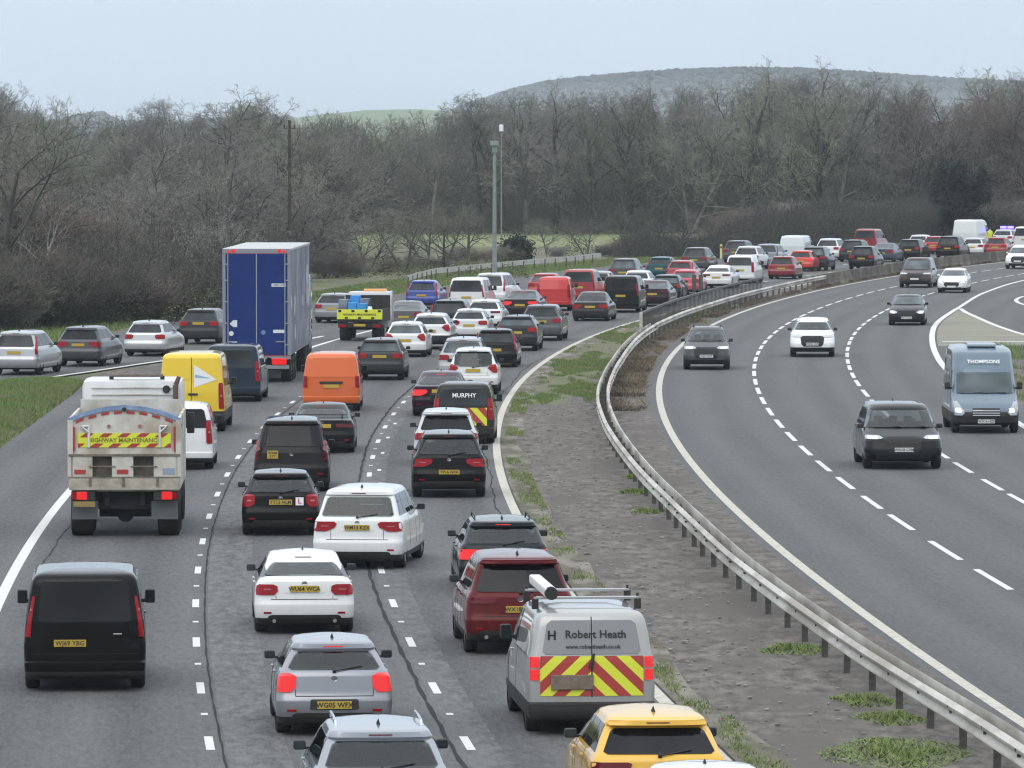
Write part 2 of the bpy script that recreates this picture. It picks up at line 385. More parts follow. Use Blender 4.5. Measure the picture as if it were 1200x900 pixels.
def text_mesh(s, size, mat, depth=.002, bold=True):
    cu = bpy.data.curves.new('lettering', 'FONT'); cu.body = s; cu.size = size; cu.align_x = 'CENTER'; cu.align_y = 'CENTER'; cu.extrude = depth
    if bold: cu.offset = size*.018
    cu.resolution_u = 2
    o = bpy.data.objects.new('tmp', cu); C.objects.link(o); dg = bpy.context.evaluated_depsgraph_get(); dg.update()
    me = bpy.data.meshes.new_from_object(o.evaluated_get(dg)); bpy.data.objects.remove(o); bpy.data.curves.remove(cu)
    me.name = 'lettering'; me.materials.clear(); me.materials.append(mat); return me
def lettering(s, size, mat, parent, loc, front=False, tilt=0, name='lettering', depth=.002):
    me = text_mesh(s, size, mat, depth); o = link_mesh(name, me, parent); o.location = loc
    o.rotation_euler = Euler((R(90)+tilt*(1 if front else 1), 0, R(180) if front else 0)); return o
def side_segments(s):
    z0, z1 = s.belt+.03, s.H-.14
    ya0 = lerp_tab(s.rt, z0)+.30; ya1 = lerp_tab(s.rt, z1)+.20; yb0 = s.L-lerp_tab(s.ft, z0)-.26; yb1 = s.L-lerp_tab(s.ft, z1)-.14
    return z0, z1, [(ya0+(yb0-ya0)*a, ya0+(yb0-ya0)*b, ya1+(yb1-ya1)*a, ya1+(yb1-ya1)*b) for a, b in ((0, .22), (.25, .60), (.625, 1))]
def cabin_cutters(s, root, pm, win):
    """solids that hollow the cabin and open the windows"""
    b, H = s.belt, s.H; zl = b-.30; zt = H-.075; mats = [pm, M['plastic']]; out = []
    zs = [zl, b, b+.03]+[z for z in s.zs if b+.04 < z < zt-.01]+[zt]
    wid = [(z, s.hw(max(z, b+.03))-.07) for z in zs]
    rear = [(z, lerp_tab(s.rt, max(z, b+.06))+(.10 if z > b+.05 else .16)) for z in zs]; frt = [(z, lerp_tab(s.ft, max(z, b+.045))+.12) for z in zs]
    sh = Shell(s.L, wid, rear, frt, cr=.10, cf=.20, br=s.br, bf=s.bf)
    mb = sh.mesh(99); mb.m = [1]*len(mb.f); out.append(mb.build('cut', mats, root))
    wi = [(win[0][0]+.012, win[0][1]-.02)]+[(z, x-.016) for z, x in win[1:-1]]+[(win[-1][0]-.012, win[-1][1]-.02)]
    poly = [(x, z) for z, x in wi]+[(-x, z) for z, x in wi[::-1]]
    out.append(MB().extrude(poly, 'y', -.3, s.rear(0, win[-1][0])+.22, 1).build('cut', mats, root))
    h = s.W/2; z0, z1 = b+.062, H-.142-(.06 if s.kind == 'suv' else 0); p = [(-(h-.19), z0), (h-.19, z0), (s.rw-.045, z1-.02), (s.rw-.09, z1), (-(s.rw-.09), z1), (-(s.rw-.045), z1-.02)]
    out.append(MB().extrude(p, 'y', s.front(0, z1)-.25, s.L+.3, 1).build('cut', mats, root))
    z0, z1, seg = side_segments(s)
    for a0, b0, a1, b1 in seg: out.append(MB().extrude([(a0+.012, z0+.012), (b0-.012, z0+.012), (b1-.012, z1-.012), (a1+.012, z1-.012)], 'x', -1.4, 1.4, 1).build('cut', mats, root))
    for o in out: o.parent = root
    # seats with their head restraints
    mb = MB(); ys = [lerp_tab(s.rt, b)+.75, s.L-s.hl-1.35]; zt_ = b+.06
    if s.kind in ('sedan', 'coupe'): ys[0] += .30
    for i, y in enumerate(ys):
        for x in ((-.42, 0, .42) if i == 0 else (-.37, .37)):
            mb.box(x-(.20 if i == 0 else .24), x+(.20 if i == 0 else .24), y, y+.13, b-.28, zt_-.02, 0, .03).box(x-.12, x+.12, y+.02, y+.12, zt_+.01, zt_+.17, 0, .035)
    mb.build('seats', [M['seat']], root, smooth=50)
    yd = s.L-s.hl-.42; MB().box(-(h-.18), h-.18, yd, yd+.30, b-.20, b+.02, 0, .03).tube((.36, yd-.04, b-.0), (.36, yd-.06, b+.01), .17, n=14).build('dashboard', [M['seat']], root, smooth=50)
    return out
def mirrors(root, s, mat, scale=1.0, glass=True):
    big = s.kind in ('van', 'bigvan', 'smallvan')
    z = s.belt + (.12 if big else .05); y = min(s.L - s.hl - (.62 if not big else .35), s.L-lerp_tab(s.ft, z)-s.bf-s.cf*1.25+.06)
    for sd_ in (1, -1):
        x = s.side(y, z)*sd_; w_, h_ = (.17, .23) if big else (.165, .125)
        w_ *= scale; h_ *= scale
        mb = MB(); x0 = x + sd_*.05; x1 = x0 + sd_*w_
        mb.box(min(x0, x1), max(x0, x1), y-.05, y+.09, z-h_*.4, z+h_*.6, 0, .035)
        mb.box(min(x-sd_*.03, x0+sd_*.04), max(x-sd_*.03, x0+sd_*.04), y-.01, y+.05, z-h_*.35, z-h_*.1, 0)
        o = mb.build('wing_mirror', [mat], root, smooth=50)
        if glass:
            MB().box(min(x0, x1)+.02, max(x0, x1)-.02, y-.056, y-.051, z-h_*.4+.02, z+h_*.6-.02).build('mirror_glass', [M['glass']], o)
def make_vehicle(name, loc, rz, kind, L, W, H, col, metal=0, glass='glass', clad=None, lamps='wrap', lit=False, win=None, plate=None, ptext=None, ploc='gate',
                 fin=True, rails=False, wiper=True, front=False, lights='head', det=2, rim='alloy', rough=.3, badge=True, dirt=.18, rear_glass=True, spoiler=False, roofcol=None,
                 bumper=False, exhaust=False, mscale=1.0, mirror_mat=None, rear_split=False, wipe=None, sideglass=True, mesh_low=None):
    root = empty(name, (loc[0], loc[1], 0), rz)
    s = car_shell(kind, L, W, H); h = W/2; g = s.g; van = kind in ('van', 'smallvan', 'bigvan')
    pm = paint(col, metal, rough, dirt=dirt)
    if clad is None: clad = .30 if not van else .34
    hollow = det >= 2 and not van and glass in ('glass', 'glass_lt')
    if hollow and win is None:
        wb0 = s.belt+(.085 if kind in ('sedan', 'coupe') else .03); zt0 = H-.185
        win = [(wb0, h-.24), (wb0+.03, h-.19), (zt0-.04, s.rw-.03), (zt0, s.rw-.09)]
    body = s.mesh(clad).build('body', [pm, M['plastic']], root, fix=True)
    tr = .33 + (.03 if kind in ('suv', 'bigvan') else 0); wd = .24
    yr = .82 if not van else (.95 if kind != 'bigvan' else 1.0); yf = L-.86
    if det >= 1:
        c = MB()
        for sx in (1, -1):
            for y in (yr, yf): c.tube((sx*(h-.32), y, tr), (sx*(h+.2), y, tr), tr+.06, n=24, mi=1)
        cuts = [c.build('cut', [pm, M['plastic']])]
        if hollow: cuts += cabin_cutters(s, root, pm, win)
        boolean_cut(body, *cuts)
    me = body.data; me.polygons.foreach_set('use_smooth', [True]*len(me.polygons)); me.set_sharp_from_angle(angle=R(38))
    for sx in (1, -1):
        for y in (yr, yf): wheel(root, sx*(h-wd/2-.012 + (.022 if det < 1 else 0)), y, tr, wd, M[rim], sx, det >= 2)
    gm = M['clear'] if hollow else M[glass]; belt = s.belt; rw = s.rw
    # glass
    if van: zt = min(H-.16, 1.90); 
    else: zt = H-.185
    wb = belt+.03
    if kind in ('sedan', 'coupe'): wb = belt+.085
    if rear_glass:
        if win is None:
            if van: win = [(belt+.03, h-.17), (belt+.07, h-.14), (zt-.05, rw-.06), (zt, rw-.12)]
            else: win = [(wb, h-.24), (wb+.03, h-.19), (zt-.04, rw-.03), (zt, rw-.09)]
        o_ = .016 if kind not in ('sedan', 'coupe') else .05
        if rear_split and det >= 1:
            mb = MB(); s.patch(mb, 'rear', [(z, .03, x) for z, x in win], o_, 6); s.patch(mb, 'rear', [(z, -x, -.03) for z, x in win], o_, 6)
        else: mb = s.patch(MB(), 'rear', [(z, -x, x) for z, x in win], o_, 10)
        rwin = mb.build('rear_window', [gm], root, smooth=50)
        if wiper and det >= 2 and not van and kind not in ('sedan', 'coupe'):
            z0 = win[0][0]; p = lambda x, z: (x, s.rear(x, z)-.035, z)
            MB().tube(p(.0, z0-.02), p(.42, z0+.05), .012, .008, 6).tube(p(0, z0-.03), p(0, z0+.01), .03, .02, 8).build('wiper', [M['plastic']], rwin)
    elif det >= 2:
        pass
    if det >= 1 or front:
        zc = (belt+.05 if kind != 'bigvan' else 1.22); zt2 = min(H-.13-(.06 if kind == 'suv' else 0), 1.84 if kind == 'bigvan' else 9)
        mb = s.patch(MB(), 'front', [(zc, -(h-.17), h-.17), (zt2-.03, -(rw-.02 if kind != 'bigvan' else h-.2), rw-.02 if kind != 'bigvan' else h-.2), (zt2, -(rw-.07 if kind != 'bigvan' else h-.26), rw-.07 if kind != 'bigvan' else h-.26)], .04 if front else .010, 10)
        ws = mb.build('windscreen', [gm if hollow else M['glass_lt'] if front else gm], root, smooth=50)
        if front and det >= 2:
            mb = MB(); zb_ = zc+.02
            for x0, x1 in ((-.62*h, .02), (.05, .72*h)):
                mb.tube((x0, s.front(x0, zb_)+.06, zb_), (x1, s.front(x1, zb_)+.055, zb_-.02), .010, .010, 5)
            mb.build('wiper', [M['plastic']], ws)
    if sideglass:
        z0, z1 = belt+.03, (H-.14 if not van else min(H-.16, 1.88))
        if kind == 'bigvan': z0 = 1.34
        ya0 = lerp_tab(s.rt, z0)+.30; ya1 = lerp_tab(s.rt, z1)+.20; yb0 = L-lerp_tab(s.ft, z0)-.26; yb1 = L-lerp_tab(s.ft, z1)-.14
        seg = [(0, .22), (.25, .60), (.625, 1)] if not van else ([(.72, .98)] if not rear_glass or kind == 'smallvan' else [(.03, .33), (.37, .66), (.72, .98)])
        for face in ('right', 'left'):
            for a, b in seg:
                s.patch(MB(), face, [(z0, ya0+(yb0-ya0)*a, ya0+(yb0-ya0)*b), (z1, ya1+(yb1-ya1)*a, ya1+(yb1-ya1)*b)], .006, 4).build('side_window', [gm], root, smooth=50)
    if det >= 2:   # shut lines of the doors, as thin dark gaps
        mb = MB()
        for face in ('right', 'left'):
            for yy in ((L*.33, L*.56, L-s.hl-.55) if not van else (L*.5, L-s.hl-.2)):
                s.patch(mb, face, [(.34+g, yy, yy+.010), (belt, yy, yy+.010)], .0025, 1)
        mb.build('door_gap', [M['plastic']], root)
        for sx in (1, -1):
            mb = MB()
            for yy in ((L*.37, L*.60) if not van else (L*.66,)):
                x = s.side(yy, belt-.10)*sx; mb.box(min(x, x+sx*.03), max(x, x+sx*.03), yy, yy+.18, belt-.13, belt-.10, 0, .008)
            mb.build('door_handle', [pm], root)
    mirrors(root, s, mirror_mat or (pm if front and det < 2 else M['plastic']), mscale, det >= 2)
    # lamps
    if not front or det >= 2:
        lm = M['lamp_lit'] if lit else M['lamp_red']
        b = belt
        ST = {'wrap': [(b-.24, h-.36, h-.03), (b-.17, h-.43, h-.025), (b-.08, h-.42, h-.04), (b-.05, h-.34, h-.09)],
              'wide': [(b-.28, h-.30, h-.02), (b-.20, h-.48, h-.02), (b-.12, h-.52, h-.03), (b-.08, h-.46, h-.06)],
              'corner': [(b-.30, h-.22, h-.03), (b-.22, h-.30, h-.02), (b-.06, h-.31, h-.05), (b-.02, h-.22, h-.10)],
              'tall': [(b-.26, h-.11, h-.025), (b+.0, h-.13, h-.06), (b+.36, h-.185, h-.135), (b+.40, h-.18, h-.15)],
              'pillar': [(.72, h-.16, h-.012), (.78, h-.18, h-.012), (b+.18, h-.19, h-.05), (b+.24, h-.17, h-.07)],
              'slim': [(b-.17, h-.52, h-.025), (b-.09, h-.55, h-.03), (b-.07, h-.50, h-.05)],
              'fork': [(b-.28, h-.18, h-.03), (b-.12, h-.38, h-.03), (b-.02, h-.30, h-.08), (b+.02, h-.16, h-.10)],
              'block': [(.80, h-.15, h-.015), (.82, h-.16, h-.015), (1.16, h-.16, h-.03), (1.18, h-.15, h-.035)]}
        if lamps in ST:
            for sx in (1, -1):
                rows = [(z, a, c_) if sx > 0 else (z, -c_, -a) for z, a, c_ in ST[lamps]]
                lo = s.patch(MB(), 'rear', rows, .022, 6).build('tail_light', [M['lamp_dark'] if lamps == 'slim' and not lit else lm], root, smooth=60)
                if det >= 2 and lamps in ('wrap', 'wide', 'corner', 'pillar', 'tall'):
                    (za, aa, ca), (zc_, ac, cc) = rows[1], rows[2]
                    zm = za+(zc_-za)*(.25 if lamps not in ('pillar', 'tall') else .45); zn = zm+(zc_-za)*(.32 if lamps not in ('pillar', 'tall') else .16)
                    am, cm = aa+(ac-aa)*.3, ca+(cc-ca)*.3
                    s.patch(MB(), 'rear', [(zm, am+(cm-am)*.35, cm-(cm-am)*.3), (zn-(zn-zm)*.35, am+(cm-am)*.35, cm-(cm-am)*.3)], .026, 3).build('reversing_lens', [M['lamp_clear'] if not lit else M['lamp_lit']], lo)
    # number plate
    if not front:
        pz = {'gate': b-.27, 'bump': .50+g, 'mid': b-.20, 'low': .42+g, 'trunk': b-.13}[ploc] if isinstance(ploc, str) else ploc[1]
        px = 0 if isinstance(ploc, str) else ploc[0]
        if plate != 'none':
            yy = min(s.rear(px, pz-.05), s.rear(px, pz+.06))
            if det >= 2 and isinstance(ploc, str):   # recess surround
                s.patch(MB(), 'rear', [(pz-.075, -.34, .34), (pz-.06, -.37, .37), (pz+.075, -.36, .36), (pz+.085, -.33, .33)], .006, 4).build('plate_surround', [M['plastic'] if ploc in ('bump', 'low') else pm], root, smooth=40)
            po = MB().box(px-.26, px+.26, yy-.030, yy-.010, pz-.056, pz+.056).build('number_plate', [M['plate_y']], root)
            if ptext: lettering(ptext, .105, M['ink'], po, (px, yy-.033, pz-.002))
    if det >= 2 and not van and not front:
        mb = MB()
        if kind in ('sedan', 'coupe'): zt_, zl = b+.02, .66+g
        else: zt_, zl = b+.01, .63+g
        for sx in (1, -1):
            xx = (h-.40)*sx if lamps != 'corner' else (h-.30)*sx
            s.patch(mb, 'rear', [(zl, min(xx, xx+.01*sx), max(xx, xx+.01*sx)), (b-.26, min(xx, xx+.01*sx), max(xx, xx+.01*sx))], .003, 1)
        s.patch(mb, 'rear', [(zl-.006, -h+.30, h-.30), (zl+.006, -h+.30, h-.30)], .003, 8)
        mb.build('tailgate_gap', [M['under']], root)
        mb = MB()
        s.patch(mb, 'rear', [(.24+g, -h+.28, h-.28), (.28+g, -h+.22, h-.22), (.36+g, -h+.26, h-.26), (.38+g, -h+.32, h-.32)], .010, 8)
        mb.build('bumper_insert', [M['plastic']], root, smooth=50)
        for sx in (1, -1): xx = (h-.24)*sx; s.patch(MB(), 'rear', [(.40+g, xx-.07, xx+.07), (.435+g, xx-.07, xx+.07)], .010, 3).build('rear_reflector', [M['lamp_red']], root)
        if badge:
            zb_ = b-.10 if ploc != 'trunk' else b-.035; yb_ = s.rear(0, zb_)
            MB().lathe_x([(0, .0005), (.0, .045), (.012, .05)], 0, 0, 0, 16).build('badge', [M['chrome']], root)
            o = [c for c in root.children if c.name.startswith('badge')][-1]; o.rotation_euler = (0, 0, R(90)); o.location = (0, yb_-.006, zb_); o.scale = (-1, 1, .8)
    if bumper:
        s.patch(MB(), 'rear', [(.24+g, -h+.10, h-.10), (.30+g, -h+.02, h-.02), (.52+g, -h+.03, h-.03), (.54+g, -h+.08, h-.08)], .010, 10).build('bumper', [M['plastic']], root, smooth=50)
    if exhaust and det >= 2:
        mb = MB()
        for sx in (1, -1): mb.tube((sx*(h-.36), .02, .27+g), (sx*(h-.36), .2, .27+g), .035, n=12)
        mb.build('exhaust', [M['chrome']], root, smooth=40)
    if spoiler:
        s.patch(MB(), 'rear', [(H-.15, -rw+.02, rw-.02), (H-.10, -rw, rw), (H-.07, -rw+.03, rw-.03)], .10, 8, sink=.05).build('spoiler', [pm], root, smooth=40)
    if det >= 1 and not van: # high level brake lamp
        s.patch(MB(), 'rear', [(H-.115, -.15, .15), (H-.10, -.15, .15)], .105 if spoiler else .014, 3).build('brake_light', [M['lamp_lit'] if lit else M['lamp_dark']], root)
    if fin and not van and det >= 1:
        yq = lerp_tab(s.rt, H-.035)+.25
        MB().add([(-.025, yq, H-.02), (.025, yq, H-.02), (.02, yq+.16, H-.012), (-.02, yq+.16, H-.012), (0, yq+.01, H+.06), (0, yq+.05, H+.055)], [(0,1,4), (1,2,5,4), (2,3,5), (3,0,4,5)]).build('aerial', [M['plastic']], root, smooth=40)
    if rails:
        for sx in (1, -1):
            y0, y1 = lerp_tab(s.rt, H-.03)+.15, L-lerp_tab(s.ft, H-.035)-.1; xx = sx*(rw-.10); zr = H+.012
            mb = MB().path([(xx, y0, zr-.05), (xx, y0+.08, zr+.02), (xx, (y0+y1)/2, zr+.03), (xx, y1-.08, zr+.02), (xx, y1, zr-.05)], .017, 6)
            mb.build('roof_rail', [M['chrome'] if rails == 'chrome' else M['plastic']], root, smooth=50)
    if front:
        fm = M[lights]
        if kind == 'bigvan': HL = [(.56, h-.30, h-.06), (.64, h-.38, h-.05), (.84, h-.26, h-.05), (1.00, h-.15, h-.07)]
        elif kind == 'suv': HL = [(.78+g, h-.44, h-.05), (.81+g, h-.52, h-.05), (.88+g, h-.42, h-.06)]
        else: HL = [(.62+g, h-.40, h-.07), (.68+g, h-.46, h-.06), (.75+g, h-.32, h-.08)]
        for sx in (1, -1):
            rows = [(z, a, c_) if sx > 0 else (z, -c_, -a) for z, a, c_ in HL]
            hd = s.patch(MB(), 'front', rows, .03, 6).build('headlight', [M['head'] if det >= 1 else fm], root, smooth=60)
            (za, aa, ca), (zb2, ab, cb) = rows[0], rows[1]
            if det >= 1:
                q = [(rows[0][0]+.01, aa+(ca-aa)*.2, ca-(ca-aa)*.2), (rows[-1][0]-.03, rows[-1][1]+.04, rows[-1][2]-.05)] if kind != 'bigvan' else [(.66, rows[1][1]+.1, rows[1][2]-.06), (.78, rows[1][1]+.14, rows[1][2]-.06)]
                s.patch(MB(), 'front', q, .042, 3).build('headlight_bulb', [fm], hd)
        gz = (.40+g, .84+g) if kind == 'suv' else ((.46, .78) if kind == 'bigvan' else (.40+g, .66+g))
        gr = s.patch(MB(), 'front', [(gz[0], -.36, .36), (gz[0]+.10, -.46, .46), (gz[1]-.04, -.50 if kind == 'suv' else -.42, .50 if kind == 'suv' else .42), (gz[1], -.42, .42)], .02, 8).build('grille', [M['under']], root, smooth=40)
        if det >= 2:
            mb = MB(); k0 = 4
            for k in range(k0):
                z = gz[0]+.10+(gz[1]-gz[0]-.16)*k/(k0-1); s.patch(mb, 'front', [(z-.006, -.42, .42), (z+.006, -.42, .42)], .032, 8)
            mb.build('grille_bar', [M['chrome'] if kind == 'bigvan' else M['plastic']], gr)
        s.patch(MB(), 'front', [(.20+g+.04, -h+.32, h-.32), (.36+g, -h+.30, h-.30)], .016, 8).build('lower_intake', [M['plastic']], root, smooth=40)
        pz = {'suv': .50, 'bigvan': .34}.get(kind, .40)+g
        yy = max(s.front(0, pz-.06), s.front(0, pz+.06))
        po = MB().box(-.26, .26, yy+.02, yy+.045, pz-.056, pz+.056).build('number_plate', [M['plate_w']], root)
        if ptext: lettering(ptext, .105, M['ink'], po, (0, yy+.048, pz-.002), front=True)
    return root, s
# ------------------------------------------------------------------ the road alignment, metres: X as a function of the distance D
def XR(D): t = (D-250)/200; return 6.666+10.865*t+17.411*t*t+2.395*t**3+.105*t**4       # inner edge line of the oncoming carriageway
_LE = None
def XL(D):                                                                              # median edge line of the queuing carriageway
    t = (D-150)/100; a = .0-.07-2.5*t+3.961*t*t+.333*t**3
    gap = lerp_tab([(290, 4.25), (320, 3.6), (360, 2.9), (450, 2.5)], D); b = XR(D)-gap
    k = min(max((D-270)/50, 0), 1); k = k*k*(3-2*k); return a*(1-k)+b*k
def slope(f, D): return (f(D+1)-f(D-1))/2
def off(f, D, o): return f(D)+o*math.sqrt(1+slope(f, D)**2)
def ribbon(name, f0, f1, D0, D1, z, mat, step=2.0, nx=1, uoff=0, thick=0):
    Ds = np.arange(D0, D1+step*.5, step); V = []; U = []
    for D in Ds:
        a, b = f0(D), f1(D)
        for k in range(nx+1):
            x = a+(b-a)*k/nx; V.append((x, D, z)); U.append((x-XL(D) if f0(D) < XR(D)-.8 else x-XR(D), D))
    n = nx+1; F = [(i*n+k, i*n+k+1, (i+1)*n+k+1, (i+1)*n+k) for i in range(len(Ds)-1) for k in range(nx)]
    o = fastmesh(name, np.array(V), np.array(F), mat)
    uv = o.data.uv_layers.new(name='UVMap'); li = np.empty(len(o.data.loops), dtype=np.int32); o.data.loops.foreach_get('vertex_index', li)
    uv.data.foreach_set('uv', np.array(U, dtype=np.float32)[li].ravel())
    if thick:
        md = o.modifiers.new('t', 'SOLIDIFY'); md.thickness = thick; md.offset = -1
    return o
def asphalt(name, c1, c2, lane_u, tone=1.0, patchy=None):
    m, b = principled(name, c1, .78)
    b.inputs['Specular IOR Level'].default_value = .35
    uvn = N(m, 'ShaderNodeUVMap'); g = N(m, 'ShaderNodeTexCoord')
    mp = N(m, 'ShaderNodeMapping'); mp.inputs['Scale'].default_value = (1.1, .03, 1)
    mpf = N(m, 'ShaderNodeMapping'); mpf.inputs['Scale'].default_value = (1, .16, 1); LK(m, uvn.outputs[0], mpf.inputs[0])
    mpg = N(m, 'ShaderNodeMapping'); mpg.inputs['Scale'].default_value = (1, .35, 1); LK(m, uvn.outputs[0], mpg.inputs[0]); LK(m, uvn.outputs[0], mp.inputs[0])
    n1 = N(m, 'ShaderNodeTexNoise', i_Scale=1.6, i_Detail=5); LK(m, mp.outputs[0], n1.inputs['Vector'])
    n2 = N(m, 'ShaderNodeTexNoise', i_Scale=.30, i_Detail=6, i_Roughness=.65); LK(m, mpg.outputs[0], n2.inputs['Vector'])
    n3 = N(m, 'ShaderNodeTexNoise', i_Scale=9.0, i_Detail=5, i_Roughness=.85); LK(m, mpf.outputs[0], n3.inputs['Vector'])
    # wheel tracks, polished and darker with oil between them
    sx = N(m, 'ShaderNodeSeparateXYZ'); LK(m, uvn.outputs[0], sx.inputs[0])
    a1 = N(m, 'ShaderNodeMath', operation='MULTIPLY_ADD'); a1.inputs[1].default_value = 4*math.pi/3.7; a1.inputs[2].default_value = lane_u; LK(m, sx.outputs['X'], a1.inputs[0])
    co = N(m, 'ShaderNodeMath', operation='COSINE'); LK(m, a1.outputs[0], co.inputs[0])
    def madd(x, k, y, c=0):
        n = N(m, 'ShaderNodeMath', operation='MULTIPLY_ADD'); LK(m, x, n.inputs[0]); n.inputs[1].default_value = k
        if y is None: n.inputs[2].default_value = c
        else: LK(m, y, n.inputs[2])
        return n.outputs[0]
    f = madd(n1.outputs['Fac'], 1.0, None, -.5+.5-.25); f = madd(n2.outputs['Fac'], .8, f); f = madd(n3.outputs['Fac'], 4.0, f, 0); f = madd(co.outputs[0], .24, f)
    mrn = N(m, 'ShaderNodeMapRange'); mrn.inputs[1].default_value = 1.7; mrn.inputs[2].default_value = 3.6; LK(m, f, mrn.inputs[0])
    mx = N(m, 'ShaderNodeMixRGB'); mx.inputs[1].default_value = (*c1, 1); mx.inputs[2].default_value = (*c2, 1); LK(m, mrn.outputs[0], mx.inputs[0]); col = mx.outputs[0]
    for (u0, u1, cc, sc) in (patchy or []):     # a worn strip of exposed chippings
        gt = N(m, 'ShaderNodeMath', operation='GREATER_THAN'); gt.inputs[1].default_value = u0; LK(m, sx.outputs['X'], gt.inputs[0])
        lt = N(m, 'ShaderNodeMath', operation='LESS_THAN'); lt.inputs[1].default_value = u1; LK(m, sx.outputs['X'], lt.inputs[0])
        mp2 = N(m, 'ShaderNodeMapping'); mp2.inputs['Scale'].default_value = (2.0, .55, 1); LK(m, uvn.outputs[0], mp2.inputs[0])
        nn = N(m, 'ShaderNodeTexNoise', i_Scale=sc, i_Detail=7, i_Roughness=.75); LK(m, mp2.outputs[0], nn.inputs['Vector'])
        rr = N(m, 'ShaderNodeMapRange'); rr.inputs[1].default_value = .42; rr.inputs[2].default_value = .66; LK(m, nn.outputs['Fac'], rr.inputs[0])
        p1 = N(m, 'ShaderNodeMath', operation='MULTIPLY'); LK(m, gt.outputs[0], p1.inputs[0]); LK(m, lt.outputs[0], p1.inputs[1])
        p2 = N(m, 'ShaderNodeMath', operation='MULTIPLY'); LK(m, p1.outputs[0], p2.inputs[0]); LK(m, rr.outputs[0], p2.inputs[1])
        x2 = N(m, 'ShaderNodeMixRGB'); x2.inputs[2].default_value = (*cc, 1); LK(m, col, x2.inputs[1]); LK(m, p2.outputs[0], x2.inputs[0]); col = x2.outputs[0]
    LK(m, col, b.inputs['Base Color'])
    bp = N(m, 'ShaderNodeBump'); bp.inputs['Strength'].default_value = .5; bp.inputs['Distance'].default_value = .02; LK(m, n3.outputs['Fac'], bp.inputs['Height']); LK(m, bp.outputs[0], b.inputs['Normal'])
    return m
M['asphalt_l'] = asphalt('asphalt_worn', (.036,.036,.037), (.128,.128,.129), 0.6, patchy=[(-7.15, -6.25, (.155,.155,.155), 2.2), (-3.7, -3.1, (.14,.14,.14), 2.0)])
M['asphalt_r'] = asphalt('asphalt_smooth', (.050,.051,.052), (.115,.116,.118), 2.2)
M['asphalt_s'] = asphalt('asphalt_shoulder', (.042,.042,.043), (.122,.122,.123), 2.2)
M['line'] = noisy('road_paint', (.62,.62,.60), (.36,.36,.35), 9, .6, lo=.5, hi=.75)
M['line_old'] = noisy('dirty_edge_line', (.50,.48,.41), (.27,.255,.22), 5, .7, lo=.42, hi=.75)
M['tar'] = principled('tar_seam', (.035,.035,.035), .9, 0, 0, .1)[0]
M['grass'] = noisy('grass_ground', (.07,.085,.03), (.12,.13,.055), 1.6, .95, c3=(.13,.115,.085), s3=.6, stretch=(1, .22, 1))
M['field'] = noisy('field_grass', (.12,.16,.055), (.19,.22,.095), .05, .95, c3=(.20,.20,.10), s3=.02)
M['reserve'] = noisy('reserve_paving', (.045,.038,.033), (.180,.158,.141), 6.0, .9, detail=10, lo=.36, hi=.66, bump=.6, c3=(.085,.074,.065), s3=1.0, stretch=(.55, .17, 1), bs=12)
M['soil'] = noisy('dead_verge', (.04,.033,.027), (.115,.095,.075), 2.0, .95, bump=.6, c3=(.14,.125,.10), s3=.8, stretch=(1, .2, 1))
M['wet'] = noisy('wet_concrete', (.09,.083,.076), (.17,.163,.155), 1.5, .33, c3=(.075,.07,.064), s3=1.2, stretch=(1, .15, 1))
M['hatch'] = noisy('nose_hatching', (.23,.22,.165), (.15,.145,.115), .8, .8, stretch=(.2, 1, 1))
M['kerb'] = noisy('kerb_debris', (.12,.105,.08), (.06,.062,.032), 3.5, .95, bump=.5, c3=(.20,.18,.155), s3=1.6, stretch=(1, .22, 1))
ST = dict(kind='structure')
def S(o, **k): tag(o, kind='structure', **k); return o
# ground: one sheet to the horizon
V = []; 
S(MB().add([(-6000, -800, -.06), (6000, -800, -.06), (6000, 9000, -.06), (-6000, 9000, -.06)], [(0,1,2,3)]).build('ground', M['field']))
S(ribbon('roadside_verge', lambda D: -34 + max(0, D-300)*.02, lambda D: off(XR, D, 40), 20, 520, -.045, M['grass'], 6))
# queuing carriageway: hard shoulder widens into the joining slip road from the far left
def left_edge(D): return lerp_tab([(20, off(XL, 20, -14.8)), (120, off(XL, 120, -14.9)), (174, -14.95), (213, -15.6), (222, -15.9), (226, -16.3)], D)
S(ribbon('left_carriageway', lambda D: left_edge(D) if D < 226 else off(XL, D, -11.2-min(.9+(300-D)*.03, 3)) if D < 272 else off(XL, D, -11.2), lambda D: off(XL, D, .35), 20, 620, 0, M['asphalt_l'], 2, 1))
slip_r = [(20, -30), (180, -24.5), (205, -21.5), (221.8, -19.0), (228, -17.1), (238, -15.8), (246, -13.9), (257, -11.9), (266, -10.3), (272, -8.9), (280, -8.3), (290, -7.9)]
slip_l = [(20, -52), (170, -31), (200, -26.2), (228, -22.8), (260, -19.9), (278, -18.9), (308, -17.0), (330, -11.5), (352, -6.3), (378, -3.4), (397, -.2), (421, 4.6), (440, 9.0), (468, 15.8), (500, 25), (560, 45), (620, 75)]
def smooth_tab(t):
    x = np.array([a for a, _ in t], float); y = np.array([b for _, b in t], float)
    def f(D):
        ds = np.linspace(-8, 8, 9); return float(np.mean(np.interp(D+ds, x, y)))
    return f
SLR, SLL = smooth_tab(slip_r), smooth_tab(slip_l)
S(ribbon('slip_road', SLL, lambda D: SLR(D)+.2 if D < 268 else off(XL, D, -11.2)+.02, 20, 620, -.004, M['asphalt_s'], 2))
S(ribbon('merge_nose', lambda D: left_edge(226)+(D-226)*.02-.3+(D-226)*.12, lambda D: off(XL, D, -11.0), 224, 262, -.008, M['reserve'], 2))
